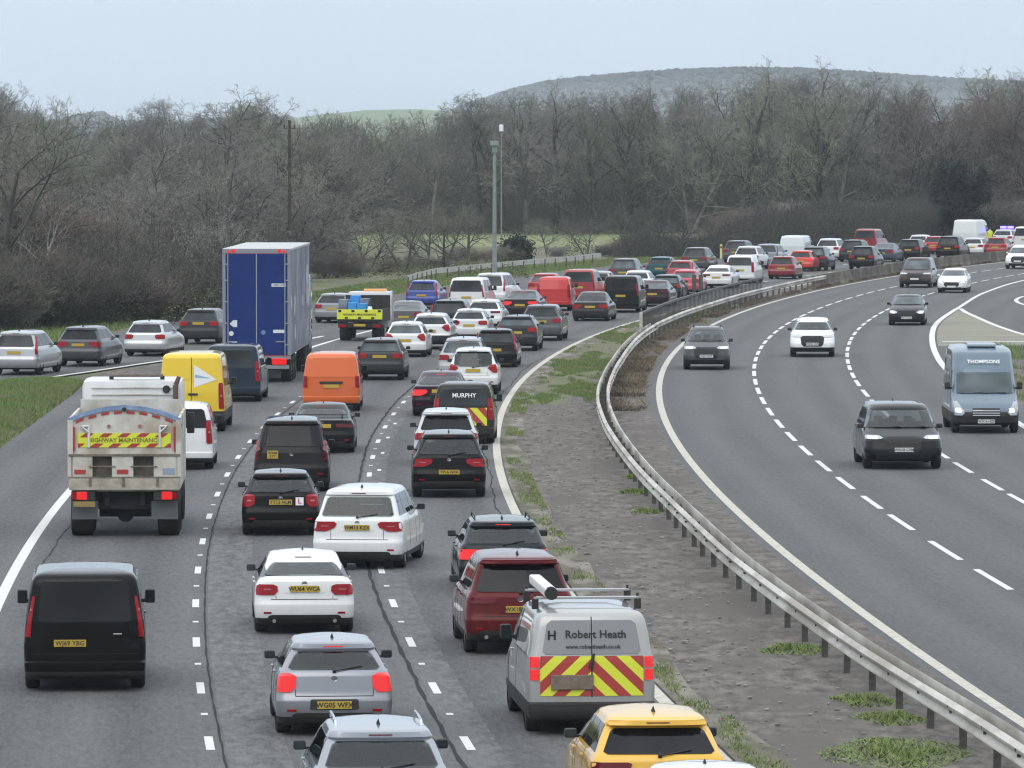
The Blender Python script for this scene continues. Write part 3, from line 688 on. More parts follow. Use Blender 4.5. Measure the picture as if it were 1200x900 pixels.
# the near grass wedge between shoulder and slip road is a low bank
def bank(name, f0, f1, D0, D1, h, mat, nx=6, step=2):
    Ds = np.arange(D0, D1+.1, step); V = []; rnd = random.Random(5)
    for D in Ds:
        a, b = f0(D), f1(D)
        for k in range(nx+1):
            t = k/nx; V.append((a+(b-a)*t, D, -.03+h*math.sin(math.pi*min(max(t, 0), 1))**.8*min(1, (D1-D)/10+.15)+rnd.uniform(-.02, .02)*(0 < k < nx)))
    n = nx+1; F = [(i*n+k, i*n+k+1, (i+1)*n+k+1, (i+1)*n+k) for i in range(len(Ds)-1) for k in range(nx)]
    return fastmesh(name, np.array(V), np.array(F), mat, smooth=True)
S(bank('grass_bank', lambda D: SLR(D)+.4, lambda D: left_edge(D)-.05, 60, 224, .35, M['grass']))
# oncoming carriageway with the exit slip road beyond its nose
R3 = [(20, off(XR, 20, 11)), (150, 16.1), (187.6, 16.10), (212, 16.45), (237.2, 17.18), (254.3, 18.03), (268.6, 18.92), (281.4, 19.82), (295.8, 21.01), (308.6, 22.44), (326.3, 24.53), (350.2, 27.32), (372.6, 30.56), (382.5, 32.2), (410, 37.3), (450, 47.5), (500, 63), (620, 110)]
R3f = smooth_tab(R3)
S(ribbon('right_carriageway', lambda D: off(XR, D, -.35), lambda D: R3f(D)+(.45 if D > 318 else 1.0), 20, 620, 0, M['asphalt_r'], 2, 1))
nose_r = [(20, 60), (200, 32), (240, 26.8), (262, 24.6), (274, 23.9), (290, 23.6), (322, 24.0), (326, 24.5)]
NRf = smooth_tab(nose_r)
S(ribbon('exit_slip_road', NRf, lambda D: 48 + (D-270)*.25, 20, 330, -.004, M['asphalt_r'], 3))
S(ribbon('exit_slip_taper', lambda D: R3f(D)+.3, lambda D: 62+(D-329)*.45, 329, 470, -.006, M['asphalt_r'], 3))
S(ribbon('nose_hatching', lambda D: R3f(D)+.2, lambda D: NRf(D)-.1, 262, 319, .003, M['hatch'], 2))
S(ribbon('nose_verge', lambda D: R3f(D)+.9, lambda D: NRf(D)-.3, 20, 262, -.002, M['reserve'], 2))
# markings
LM = lambda o: S(o)
LM(ribbon('edge_line', lambda D: off(XR, D, -.10), lambda D: off(XR, D, .12), 20, 620, .004, M['line_old']))
LM(ribbon('edge_line', lambda D: off(XL, D, -.12), lambda D: off(XL, D, .10), 20, 620, .004, M['line_old']))
LM(ribbon('edge_line', lambda D: off(XL, D, -11.30), lambda D: off(XL, D, -11.08), 20, 262, .004, M['line']))
LM(ribbon('edge_line', lambda D: SLR(D)-.12, lambda D: SLR(D)+.12, 150, 276, .005, M['line']))
LM(ribbon('edge_line', lambda D: off(XL, D, -11.3), lambda D: off(XL, D, -11.1), 262, 286, .0045, M['line']))
LM(ribbon('edge_line', lambda D: R3f(D)-.16, lambda D: R3f(D)+.10, 20, 322, .005, M['line']))
LM(ribbon('edge_line', lambda D: R3f(D)-.12, lambda D: R3f(D)+.10, 322, 620, .0055, M['line']))
LM(ribbon('edge_line', lambda D: NRf(D)-.12, lambda D: NRf(D)+.14, 230, 322, .005, M['line']))
LM(ribbon('edge_line', lambda D: R3f(268.5)+.4, lambda D: NRf(268)-.2, 268, 268.6, .006, M['line'], .3))
LM(ribbon('edge_line', lambda D: 28.15+((D-331)/10)**2*.55, lambda D: 28.38+((D-331)/10)**2*.55, 314, 348, .006, M['line'], 1))
S(ribbon('slip_island', lambda D: 28.6+((D-331)/10)**2*.55, lambda D: 60, 314, 348, .004, M['grass'], 1))
def dashes(name, f, o, cs, ln, wd, z=.004):
    mb = MB()
    for c, l in cs:
        D0, D1 = c-l/2, c+l/2; n = 3
        for k in range(n):
            a, b = D0+(D1-D0)*k/n, D0+(D1-D0)*(k+1)/n
            mb.add([(off(f, a, o)-wd/2, a, z), (off(f, a, o)+wd/2, a, z), (off(f, b, o)+wd/2, b, z), (off(f, b, o)-wd/2, b, z)], [(0,1,2,3)])
    return LM(mb.build(name, M['line'], None))
lc = [(88.4+9*k, 2.0) for k in range(-7, 62)]
dashes('lane_dashes', XL, -7.37, lc, 2, .13); dashes('lane_dashes', XL, -3.55, lc, 2, .13)
dashes('road_studs', XL, -7.37, [(a+4.5, .35) for a, _ in lc], 2, .11, .006); dashes('road_studs', XL, -3.55, [(a+4.5, .35) for a, _ in lc], 2, .11, .006)
dashes('old_lane_marks', XL, -3.30, [(a+2.2, .9) for a, _ in lc if 150 < a < 190], 1, .10, .0045)
c1 = [121.8,130.5,140.2,148.0,156.4,164.7,173.0,181.3,189.6,198.1,206.6,214.8,222.9,231.0,238.5,246.3,253.7,260.7,267.5,274.5,282.0,288.5,295.4]
for q in range(40): c1.append(c1[-1]+6.8)
c1 = [121.8-8.7*k for k in range(11, 0, -1)]+c1
def lens(c, fr): return [(x, (c[min(i+1, len(c)-1)]-c[max(i-1, 0)])/2*fr if 0 < i < len(c)-1 else 4) for i, x in enumerate(c)]
dashes('lane_dashes', XR, 3.58, lens(c1, .66), 2, .15)
c2 = [149.0,155.6,163.9,171.3,179.6,187.9,196.2,204.5,212.8,221.7,229.2,236.9,243.7,251.3,258.6,266.3,272.4,279.7,287.2,294.0]
for q in range(40): c2.append(c2[-1]+6.7)
c2 = [149-8.5*k for k in range(14, 0, -1)]+c2
dashes('lane_dashes', XR, 7.36, lens(c2, .68), 2, .15)
rnd = random.Random(3)
def seam(o, D0, D1, wob, wd, f=XL):
    ph = rnd.uniform(0, 9)
    fn = lambda D: off(f, D, o)+wob*(math.sin(D*.21+ph)+.5*math.sin(D*.73+ph*2)+.3*math.sin(D*2.1))
    return LM(ribbon('tar_seam', lambda D: fn(D)-wd*(.5+.25*math.sin(D*1.7)), lambda D: fn(D)+wd*(.5+.25*math.sin(D*2.3)), D0, D1, .0075, M['tar'], 1.0))
seam(-7.37+.17, 40, 300, .006, .034); seam(-3.55-.25, 40, 290, .012, .065); seam(-10.6, 120, 200, .05, .03); seam(-.35, 60, 250, .06, .03)
seam(-.42, 40, 300, .04, .05, XR)
# central reserve
S(ribbon('central_reserve', lambda D: off(XL, D, .30), lambda D: off(XR, D, -.30), 20, 620, .012, M['reserve'], 1.5, 4))
def rail_x(D): # barrier line
    return XR(D)-lerp_tab([(85, 1.45), (97, 1.67), (119, 1.86), (140, 1.85), (157, 1.9), (175, 2.0), (190, 2.02), (200, 1.95), (212, 1.80), (229, 1.66), (250, 1.68), (271, 1.62), (290, 1.4), (320, 1.0), (345, .85), (370, .8), (620, .8)], D)
S(ribbon('dead_verge', lambda D: rail_x(D)-.3+.25*math.sin(D*1.7)*max(0, (205-D)/11), lambda D: off(XR, D, -.45)-max(0, (200-D)/6)*1.2, 194, 620, .02, M['soil'], 2, 2))
S(ribbon('mossy_verge', lambda D: off(XL, D, .16), lambda D: rail_x(D)-.3-(0 if D > 255 else (255-D)*.02), 203, 330, .017, M['grass'], 2, 2))
S(ribbon('kerb_debris_strip', lambda D: off(XL, D, .13), lambda D: off(XL, D, .75+.15*math.sin(D*.31)), 20, 320, .020, M['kerb'], 1.0, 2))
# ------------------------------------------------------------------ safety barrier
M['galv'] = noisy('galvanised_rail', (.54,.525,.485), (.40,.385,.35), 2.2, .6, c3=(.30,.275,.24), s3=1.1, metal=.1, stretch=(1, .25, 1))
M['post'] = noisy('steel_post', (.05,.047,.043), (.11,.10,.09), 6, .7)
def w_beam(parent, side, D0, D1, top=.74, h=.32, o=.13, step=2.0):
    # profile (outward, z) of a corrugated rail, swept along the line
    pr = [(0, top), (.03, top-.02), (.085, top-.06), (.085, top-.10), (.02, top-h*.5+.01), (.02, top-h*.5-.01), (.085, top-h+.10), (.085, top-h+.06), (.03, top-h+.02), (0, top-h), (-.012, top-h+.03), (-.012, top-.03)]
    V = []; Ds = np.arange(D0, D1+.1, step); n = len(pr)
    for D in Ds:
        x = rail_x(D)+side*o; wob = .02*math.sin(D*.11)
        for p, z in pr: V.append((x+side*p+wob, D, z+.006*math.sin(D*.2)))
    F = [(i*n+k, i*n+(k+1) % n, (i+1)*n+(k+1) % n, (i+1)*n+k) for i in range(len(Ds)-1) for k in range(n)]
    me = MB().add(V, F); me.f += [tuple(range(n)), tuple(range((len(Ds)-1)*n, len(Ds)*n))]; me.m += [0, 0]
    D = D0+3.0
    while D < min(D1, 272):      # bolt heads and the lapped joints between rail lengths
        x = rail_x(D)+side*(o+.03)
        me.box(x-.03, x+.03, D-.03, D+.03, top-h*.5-.02, top-h*.5+.02, 1); me.box(x+side*.03, x+side*.062, D-.04, D+.04, top-.105, top-.065, 1); D += 3.15
    return me.build('beam', [M['galv'], M['post']], parent, smooth=50)
gr = tag(empty('crash_barrier', (rail_x(80), 80, 0)), 'long double sided galvanised crash barrier on dark posts in the central reserve', 'crash barrier')
gr_m = Matrix.Translation((-rail_x(80), -80, 0))
def under(o, root):
    o.matrix_parent_inverse = root.matrix_world.inverted() if False else Matrix.Translation(-root.location); return o
def in_root(root):
    for c in root.children: under(c, root)
for sd_ in (-1, 1): w_beam(gr, sd_, 34, 272, .73, .33)
pm0 = None
for k in range(75):
    D = 37+3.15*k; x = rail_x(D)
    if D > 271: break
    if pm0 is None:
        mb = MB().box(-.055, .055, -.03, -.024, 0, .56).box(-.055, .055, .024, .03, 0, .56).box(-.006, .006, -.024, .024, 0, .56).box(-.12, .12, -.04, .04, .42, .56)
        pm0 = mb.build('post', M['post'], gr); o = pm0
    else: o = link_mesh('post', pm0.data, gr)
    o.location = (x+rnd.uniform(-.02, .02), D, 0); o.rotation_euler = (rnd.uniform(-.02, .02), rnd.uniform(-.03, .03), 0)
in_root(gr)
# further rail past the parapet
fr = tag(empty('crash_barrier', (rail_x(271), 271, 0)), 'pale single crash barrier rail running beside the slatted parapet in the distance', 'crash barrier')
w_beam(fr, 1, 271, 372, .74, .28, .12)
M['parapet'] = noisy('parapet_steel', (.045,.043,.042), (.09,.085,.08), 3, .6)
for k in range(32):
    D = 273+3.1*k; o = MB().box(-.05, .05, -.03, .03, 0, .6).build('post', M['post'], fr) if k == 0 else link_mesh('post', o.data, fr); o.location = (rail_x(D), D, 0)
in_root(fr)
pp = tag(empty('bridge_parapet', (rail_x(272)-.5, 272, 0)), 'dark steel parapet with upright bars between the two carriageways', 'parapet')
def px_(D): return rail_x(D)-.55
mb = MB(); mb2 = MB()
Ds = np.arange(271.5, 345, 2.5)
for a, b in zip(Ds, Ds[1:]):
    for z0, z1, t in ((1.12, 1.22, .06), (.28, .34, .04)):
        mb.add([(px_(a)-t, a, z0), (px_(a)+t, a, z0), (px_(a)+t, a, z1), (px_(a)-t, a, z1), (px_(b)-t, b, z0), (px_(b)+t, b, z0), (px_(b)+t, b, z1), (px_(b)-t, b, z1)],
               [(0,4,5,1), (1,5,6,2), (2,6,7,3), (3,7,4,0), (0,1,2,3), (4,7,6,5)])
mb.build('rail', M['parapet'], pp)
D = 271.5; ob = None
nb_ = 0
while D < 344 and nb_ < 98:
    if ob is None: ob = MB().box(-.022, .022, -.022, .022, .03, 1.12).build('bar', M['parapet'], pp); o = ob
    else: o = link_mesh('bar', ob.data, pp)
    o.location = (px_(D), D, 0); D += .74; nb_ += 1
o = MB().box(-.07, .07, -.07, .07, 0, 1.25, 0, .01).build('end_post', M['galv'], pp); o.location = (px_(271.3), 271.1, 0)
in_root(pp)
# dirty concrete wall further on
M['dirtywall'] = noisy('dirty_concrete', (.10,.085,.07), (.055,.048,.04), 1.0, .95, c3=(.17,.15,.12), s3=.4, bump=.4)
mb = MB(); Ds = np.arange(366, 620, 4)
prf = [(-.22, 0), (-.12, .25), (-.08, .78), (.08, .78), (.12, .25), (.22, 0)]
V = [(rail_x(D)-.05+p, D, z) for D in Ds for p, z in prf]; n = 6
F = [(i*n+k, i*n+(k+1) % n, (i+1)*n+(k+1) % n, (i+1)*n+k) for i in range(len(Ds)-1) for k in range(n)]+[tuple(range(n)), tuple(range((len(Ds)-1)*n, len(Ds)*n))]
tag(mb.add(V, F).build('concrete_barrier', M['dirtywall']), 'low dirty brown concrete barrier curving away on the far central reserve', 'barrier wall')
# two dark sign backs behind the parapet
for q, (pxx, lb) in enumerate(((813.5, 'left'), (821, 'right'))):
    x, D = gp(pxx, 350, 0); r = tag(empty('sign_post', (x, D, 0)), 'small dark sign back on a post behind the parapet, %s one of a pair' % lb, 'road sign', 'pair of sign backs behind the parapet')
    MB().tube((0, 0, 0), (0, 0, 1.35), .035, n=8).build('post', M['post'], r); MB().box(-.12, .12, -.06, -.04, .45, 1.38, 0, .008).build('sign_panel', M['parapet'], r)
# far left barrier above the verge
M['rail_far'] = noisy('weathered_rail', (.50,.49,.46), (.34,.33,.31), 1.5, .7)
lb = tag(empty('crash_barrier', (-6.2, 350, 0)), 'grey crash barrier along the far left verge behind the queue', 'crash barrier')
pts = [gp(477.5, 338), gp(488, 334), gp(510, 328.5), gp(550, 324), gp(600, 319), gp(650, 314), gp(663, 313.5), (5.2, 436), (6.6, 444)]
V = []; pr = [(0, .44), (-.04, .5), (-.04, .62), (0, .78), (.03, .78), (.03, .44)]
for x, D in pts:
    for p, z in pr: V.append((x+p, D+p, z))
n = len(pr); F = [(i*n+k, i*n+(k+1) % n, (i+1)*n+(k+1) % n, (i+1)*n+k) for i in range(len(pts)-1) for k in range(n)]+[tuple(range(n)), tuple(range((len(pts)-1)*n, len(pts)*n))]
MB().add(V, F).build('beam', M['rail_far'], lb)
o = None
for (x0, D0), (x1, D1) in zip(pts, pts[1:]):
    m_ = max(1, int((D1-D0)/3.2))
    for k in range(m_):
        if o is None: o = MB().box(-.05, .05, -.04, .04, 0, .7).build('post', M['post'], lb)
        else: o = link_mesh('post', o.data, lb)
        o.location = (x0+(x1-x0)*k/m_+.04, D0+(D1-D0)*k/m_, 0)
in_root(lb)
# ------------------------------------------------------------------ winter trees
def barkmat(name, c1, c2, s=1.2): return noisy(name, c1, c2, s, .95, coord='Object', vary=(.65, 1.5))
M['bark'] = barkmat('bark_grey', (.07,.068,.06), (.15,.146,.13))
M['bark_dk'] = barkmat('bark_dark', (.035,.034,.031), (.085,.082,.074))
M['birch'] = barkmat('bark_birch', (.55,.53,.50), (.22,.20,.19), 2)
M['twig'] = barkmat('twigs_grey_brown', (.12,.115,.104), (.225,.216,.20), .25)
M['twig_g'] = barkmat('twigs_lichen', (.13,.135,.105), (.235,.24,.195), .25)
M['twig_r'] = barkmat('twigs_reddish', (.12,.092,.082), (.18,.145,.13), .25)
M['twig_d'] = barkmat('twigs_dark', (.05,.047,.04), (.10,.095,.083), .25)
M['ivy'] = noisy('ivy_leaves', (.006,.012,.008), (.020,.030,.016), .6, .7)
M['scrub_green'] = noisy('bramble_leaves', (.05,.065,.025), (.11,.12,.055), .4, .7)
class Segs:
    def __init__(s): s.a = []; s.b = []; s.r0 = []; s.r1 = []
    def add(s, a, b, r0, r1): s.a.append(a); s.b.append(b); s.r0.append(r0); s.r1.append(r1)
    def mesh(s, name, mat, parent, n=3, smooth=False):
        A = np.array(s.a, float); B = np.array(s.b, float); r0 = np.array(s.r0)[:, None]; r1 = np.array(s.r1)[:, None]
        d = B-A; d /= np.linalg.norm(d, axis=1, keepdims=True)+1e-9
        up = np.where(np.abs(d[:, 2:3]) < .9, np.array([[0, 0, 1.]]), np.array([[1., 0, 0]])); u = np.cross(d, up); u /= np.linalg.norm(u, axis=1, keepdims=True); v = np.cross(d, u)
        V = np.zeros((len(A), 2*n, 3))
        for k in range(n):
            t = 2*math.pi*k/n; q = u*math.cos(t)+v*math.sin(t); V[:, k] = A+q*r0; V[:, n+k] = B+q*r1
        base = (np.arange(len(A))*2*n)[:, None, None]
        f = np.array([[k, (k+1) % n, n+(k+1) % n, n+k] for k in range(n)])[None]
        F = (base+f).reshape(-1, 4)
        return fastmesh(name, V.reshape(-1, 3), F, mat, parent, smooth=smooth)
def grow_tree(seed, H, spread=.42, levels=4, nb=(11, 7, 6, 5), up=.12, tw=.012, trunk_r=.22, clear=.22, forks=1, dens=1.0):
    rnd = random.Random(seed); T = Segs(); K = Segs()
    def rv(s=1): return Vector((rnd.gauss(0, s), rnd.gauss(0, s), rnd.gauss(0, s)))
    def branch(p, d, ln, r, lv):
        seg = 5 if lv == 0 else (4 if lv == 1 else (3 if lv == 2 else 2)); pts = [p.copy()]; dirs = []
        q = p.copy(); dd = d.normalized()
        for i in range(seg):
            dd = (dd + rv(.10 if lv == 0 else .22) + Vector((0, 0, up*.28 if lv else .15))).normalized()
            q2 = q+dd*ln/seg; ra = r*(1-.75*i/seg); rb = r*(1-.75*(i+1)/seg)
            (T if lv <= 2 else K).add(tuple(q), tuple(q2), max(ra, tw*.8), max(rb, tw*.6)); q = q2; pts.append(q.copy()); dirs.append(dd.copy())
        if lv >= levels: return
        n = max(2, int(nb[lv]*dens*rnd.uniform(.8, 1.2)))
        for i in range(n):
            t = (clear+(1-clear)*(i+rnd.random())/n) if lv == 0 else (.2+.8*(i+rnd.random())/n)
            t = min(t, .999); k = int(t*seg); pp = pts[k].lerp(pts[k+1], t*seg-k); dk = dirs[k]
            side = dk.cross(rv()).normalized(); ang = rnd.uniform(.55, 1.15) if lv else rnd.uniform(.7, 1.2)*(1.1-t*.6)
            nd = (dk*math.cos(ang)+side*math.sin(ang)).normalized()
            if lv == 0: l2 = H*spread*(1.15-.65*t)*rnd.uniform(.75, 1.15)
            else: l2 = ln*rnd.uniform(.38, .62)*(1.15-.4*t)
            branch(pp, nd, l2, max(r*(1-.75*t)*rnd.uniform(.45, .68), tw), lv+1)
    for f in range(forks):
        d = Vector((0, 0, 1)) + (rv(.28) if forks > 1 else rv(.04)); d.z = 1
        branch(Vector((rnd.uniform(-.2, .2)*(forks > 1), rnd.uniform(-.2, .2)*(forks > 1), -.2)), d, H*(.74 if forks == 1 else .64), trunk_r*(1 if forks == 1 else .7), 0)
    return T, K
TREES = []
VARS = [(1, 14, .46, 1, 'twig', 'bark_dk'), (2, 15, .42, 1, 'twig', 'bark'), (3, 13, .50, 2, 'twig_g', 'bark'), (4, 15, .42, 1, 'twig_g', 'bark_dk'), (5, 13.5, .50, 2, 'twig', 'bark_dk'), (6, 12, .50, 2, 'twig_r', 'bark_dk')]
HID = []
for sd_, H_, sp_, fk, tw_, bk in VARS:
    T, K = grow_tree(sd_, H_, sp_, 4, (13, 8, 6, 5), forks=fk, tw=.015, trunk_r=.33, dens=1.0 if fk == 1 else .8)
    t = T.mesh('trunk', M[bk], None, 4, True); k = K.mesh('crown', M[tw_], None, 3)
    TREES.append((t.data, k.data, H_)); HID += [t, k]
for o in HID: bpy.data.objects.remove(o)
def place_tree(vi, x, D, h, label, group, name='bare_tree', cat='tree', z=-.05, rz=None, wide=1.0):
    t, k, H_ = TREES[vi]; s = h/H_
    e = empty(name, (x, D, z), rz if rz is not None else rnd.uniform(0, 6.28)); e.scale = (s*wide, s*wide, s); tag(e, label, cat, group)
    link_mesh('trunk', t, e); link_mesh('crown', k, e); return e
rnd = random.Random(11)
def prj(px, D): return (px-600)/FPX*D*1.0
def top_h(py, D): return CAM_H + (HOR-py)/FPX*D
def skyline(px): # top of the trees in the photograph, y of the 1200x900 frame
    return lerp_tab([(-80, 85), (0, 92), (22, 130), (50, 125), (80, 150), (110, 148), (135, 128), (175, 118), (205, 122), (235, 128), (270, 106), (300, 112), (325, 138), (360, 136), (400, 140), (430, 132), (470, 138), (510, 128), (545, 118), (580, 110), (620, 108), (650, 100), (680, 108), (720, 108), (800, 106), (850, 92), (900, 84), (940, 88), (990, 92), (1040, 98), (1080, 100), (1120, 104), (1150, 92), (1200, 88), (1280, 86)], px)
GW = ['bare grey brown tree standing in the dense wood behind the green field', 'tall bare twiggy tree standing in the dense wood behind the green field', 'bare lichen green tree with a forked trunk in the wood behind the field',
      'bare dark trunked greenish tree in the wood behind the field', 'bare forked dark trunked tree in the wood behind the field', 'low reddish brown bare tree in the wood behind the field']
# the wood behind the field: five rows
for row, (D0, n_) in enumerate(((590, 36), (604, 34), (620, 34), (638, 32), (660, 30))):
    for k in range(n_):
        px = -60+1330*(k+.5+rnd.uniform(-.35, .35))/n_ ; D = D0+rnd.uniform(-5, 5)
        if px < 380 and row in (0, 1, 3): continue
        vi = rnd.choice([0, 1, 2, 3, 4, 0, 1, 3]) if px < 1000 or row > 1 else rnd.choice([5, 5, 0, 4])
        h = top_h(skyline(px)+rnd.uniform(-6, 10)+(10 if row < 2 else 0), D)*rnd.uniform(.99, 1.10)*(1.05 if px > 980 or px < 800 else 1.06)
        place_tree(vi, prj(px, D), D, h, GW[vi], 'trees of the wood behind the field')
# left belt beside the slip road, nearer and taller in the picture
GL = ['bare grey brown roadside tree in the belt left of the motorway', 'slender bare roadside tree in the belt left of the motorway', 'spreading lichen green bare tree in the belt left of the motorway',
      'dark trunked greenish bare tree in the belt left of the motorway', 'forked dark trunked bare tree in the belt left of the motorway', 'reddish brown bushy bare tree in the belt left of the motorway']
for row, (D0, n_) in enumerate(((318, 9), (350, 10), (385, 11), (425, 12), (470, 12), (520, 12))):
    for k in range(n_):
        px = -70+ (480 if row > 2 else (330+60*row))*(k+.5+rnd.uniform(-.3, .3))/n_; D = D0+rnd.uniform(-9, 9)
        sk = skyline(px)+rnd.uniform(-4, 20)+(34 if row in (1, 2) else 0)+(70+px*.1 if row == 0 else 0)
        if px > 400: sk = max(sk, 165)
        vi = rnd.choice([0, 1, 2, 3, 4, 4, 0]) if row else rnd.choice([5, 5, 4, 0])
        place_tree(vi, prj(px, D), D, top_h(sk, D)*1.04, GL[vi], 'trees of the roadside belt on the left', wide=1.15)
# the trees that make the skyline of the left belt
for px, py, D, vi, wd in ((-8, 76, 300, 2, 1.2), (52, 116, 430, 1, .8), (172, 106, 440, 2, 1.25), (205, 112, 470, 4, 1), (268, 92, 430, 0, 1.3), (300, 98, 450, 3, 1.2), (362, 124, 520, 1, .9), (330, 128, 520, 0, 1), (150, 122, 460, 0, 1.1), (240, 110, 480, 2, 1.1)):
    place_tree(vi, prj(px, D), D, top_h(py, D), GL[vi], 'trees of the roadside belt on the left', wide=wd)
# small open crowned trees standing in front of the green field
for k, (px, D, py) in enumerate(((432, 420, 232), (472, 415, 225), (498, 430, 218), (522, 420, 222), (548, 445, 235), (686, 470, 240), (640, 480, 246), (380, 400, 238), (745, 480, 232), (800, 490, 238), (850, 500, 232))):
    place_tree([4, 2, 4, 2, 0][k % 5], prj(px, D), D, top_h(py, D), 'small open bare tree at the near edge of the green field', 'small trees before the field', wide=1.35)
# hedge and shrubs
SH = []
def grow_shrub(seed, H, mat, stems=16, tw=.013):
    rnd_ = random.Random(seed); K = Segs()
    def br(p, d, ln, r, lv):
        q = p; n = 3
        for i in range(n):
            d = (d+Vector((rnd_.gauss(0, .2), rnd_.gauss(0, .2), rnd_.gauss(0, .15)+.06))).normalized(); q2 = q+d*ln/n
            K.add(tuple(q), tuple(q2), max(r*(1-.25*i), tw*.7), max(r*(.75-.25*i), tw*.55)); q = q2
            if lv < 3:
                for j in range(2 if lv else 3):
                    a = Vector((rnd_.gauss(0, 1), rnd_.gauss(0, 1), rnd_.gauss(.2, .7))).normalized(); br(q.copy(), (d*.6+a*.8).normalized(), ln*rnd_.uniform(.4, .6), r*.5, lv+1)
    for s_ in range(stems):
        a = rnd_.uniform(0, 6.28); rr = rnd_.uniform(0, .9); br(Vector((math.cos(a)*rr, math.sin(a)*rr, -.05)), Vector((math.cos(a)*rnd_.uniform(.1, .7), math.sin(a)*rnd_.uniform(.1, .7), 1)).normalized(), H*rnd_.uniform(.5, .95), .03, 0)
    o = K.mesh('twigs', mat, None, 3); me = o.data; bpy.data.objects.remove(o); return me
for sd_, mt in ((1, 'twig_d'), (2, 'twig_r'), (3, 'twig'), (4, 'twig_g')): SH.append(grow_shrub(sd_*7, 3.0, M[mt]))
def leaf_cloud(name, pts, size, mat, parent=None, seed=0, aspect=.6):
    r = np.random.default_rng(seed); n = len(pts); P = np.array(pts, float)
    u = r.normal(size=(n, 3)); u /= np.linalg.norm(u, axis=1, keepdims=True); v = np.cross(u, r.normal(size=(n, 3))); v /= np.linalg.norm(v, axis=1, keepdims=True)
    s = size*(.6+.8*r.random((n, 1))); V = np.stack([P-u*s, P+v*s*aspect, P+u*s, P-v*s*aspect], 1).reshape(-1, 3)
    F = np.arange(4*n).reshape(-1, 4); return fastmesh(name, V, F, mat, parent)
SL = ['low dark bare shrub in the roadside scrub', 'reddish brown bare shrub in the roadside scrub', 'grey brown bare shrub in the roadside scrub', 'greenish bare shrub in the roadside scrub']
def shrub(vi, px, D, h, wide=1.3):
    e = empty('bare_shrub', (prj(px, D), D, -.05), rnd.uniform(0, 6.28)); s = h/4.2; e.scale = (s*wide, s*wide, s); tag(e, SL[vi], 'shrub', 'bare shrubs of the roadside scrub'); link_mesh('twigs', SH[vi], e)
for k in range(30): px = -60+k*10.5; shrub(rnd.choice([0, 0, 1, 0, 3]), px, 283+px*.10+rnd.uniform(-1, 10) if px < 240 else 330+rnd.uniform(0, 20), rnd.uniform(2.6, 4.2))
for k in range(18): px = -40+k*17; shrub(rnd.choice([0, 1, 2]), px, 335+rnd.uniform(0, 25), rnd.uniform(4, 5.5))
for k in range(20): px = 375+k*11; shrub(rnd.choice([1, 2, 3, 1]), px, 385+(px-375)*.31+rnd.uniform(0, 14), rnd.uniform(.6, 1.5) if px > 400 else 2.2)
for k in range(48):
    px = 600+k*13.5
    if px > 715 or k % 4 == 0: shrub(rnd.choice([0, 1, 2, 0]), px, lerp_tab([(600, 448), (760, 478), (850, 505), (900, 525), (1250, 570)], px)+rnd.uniform(0, 10), rnd.uniform(.9, 1.6)+(2.6 if px > 860 else .4 if px > 720 else 0), 1.6)
# dense evergreen tree at the right
def ivy_tree(px, py, D, wid, seed, label):
    H = top_h(py, D); r = random.Random(seed); e = tag(empty('ivy_clad_tree', (prj(px, D), D, 0)), label, 'tree')
    T, K = grow_tree(seed+40, H*1.02, wid/H*.75, 3, (9, 5, 4), up=.8, tw=.03, trunk_r=.38, clear=.08, forks=3)
    T.mesh('trunk', M['bark_dk'], e, 6, True); K.mesh('branches', M['twig_d'], e)
    pts = []
    for S_, n_ in ((T, 60), (K, 9)):
        for p, q, r0 in zip(S_.a, S_.b, S_.r0):
            if p[2] > H*.95: continue
            for _ in range(n_):
                t = r.random(); g_ = .30 if S_ is T else .22
                pts.append(tuple(p[i]+(q[i]-p[i])*t+r.gauss(0, g_) for i in range(3)))
    leaf_cloud('crown', pts, .11, M['ivy'], e, seed); return e
ivy_tree(1112, 160, 545, 3.3, 3, 'dark evergreen ivy clad tree standing in front of the wood on the right')
ivy_tree(1240, 190, 540, 5, 5, 'second dark ivy clad tree at the right edge of the wood')
ivy_tree(603, 284, 455, 1.3, 9, 'small dark evergreen bush tree behind the grey lamp pole')
# silver birch with the pale stem
bt = tag(empty('silver_birch', (prj(36, 298), 298, 0)), 'young silver birch with a white stem and reddish twigs at the far left', 'tree')
T, K = grow_tree(77, 8.0, .28, 4, (12, 5, 4, 3), tw=.012, trunk_r=.10, clear=.35)
T.mesh('trunk', M['birch'], bt, 6, True); K.mesh('crown', M['twig_r'], bt)
# undergrowth that nobody could count: thicket inside the woods and along the hedge
def thicket(name, n, fx, D0, D1, hmax, mat, seed, label, tw=.03, l=1.6):
    r = np.random.default_rng(seed); px = fx[0]+(fx[1]-fx[0])*r.random(n); D = r.uniform(D0, D1, n)+(np.clip((px-880)/300, 0, 1.2)*110 if name == 'hedge_undergrowth' else 0); x = (px-600)/FPX*D
    z = hmax(px)*r.random(n)**1.25
    A = np.stack([x, D, z], 1); d = r.normal(size=(n, 3))*np.array([.75, .75, .9]); d[:, 2] += .35; B = A+d/np.linalg.norm(d, axis=1, keepdims=True)*l*r.uniform(.5, 1.3, (n, 1)); B[:, 2] = np.maximum(B[:, 2], 0)
    s = Segs(); s.a = A; s.b = B; s.r0 = np.full(n, tw); s.r1 = np.full(n, tw*.4); o = s.mesh(name, mat, None, 3)
    tag(o, label, 'undergrowth', kind='stuff'); return o
thicket('woodland_undergrowth', 150000, (-90, 1300), 655, 720, lambda p: 9.0+1.5*np.sin(p*.05)+1.2*np.sin(p*.021+1), M['twig_d'], 1, 'tangled grey brown twigs filling the wood behind the field', .035, 2.2)
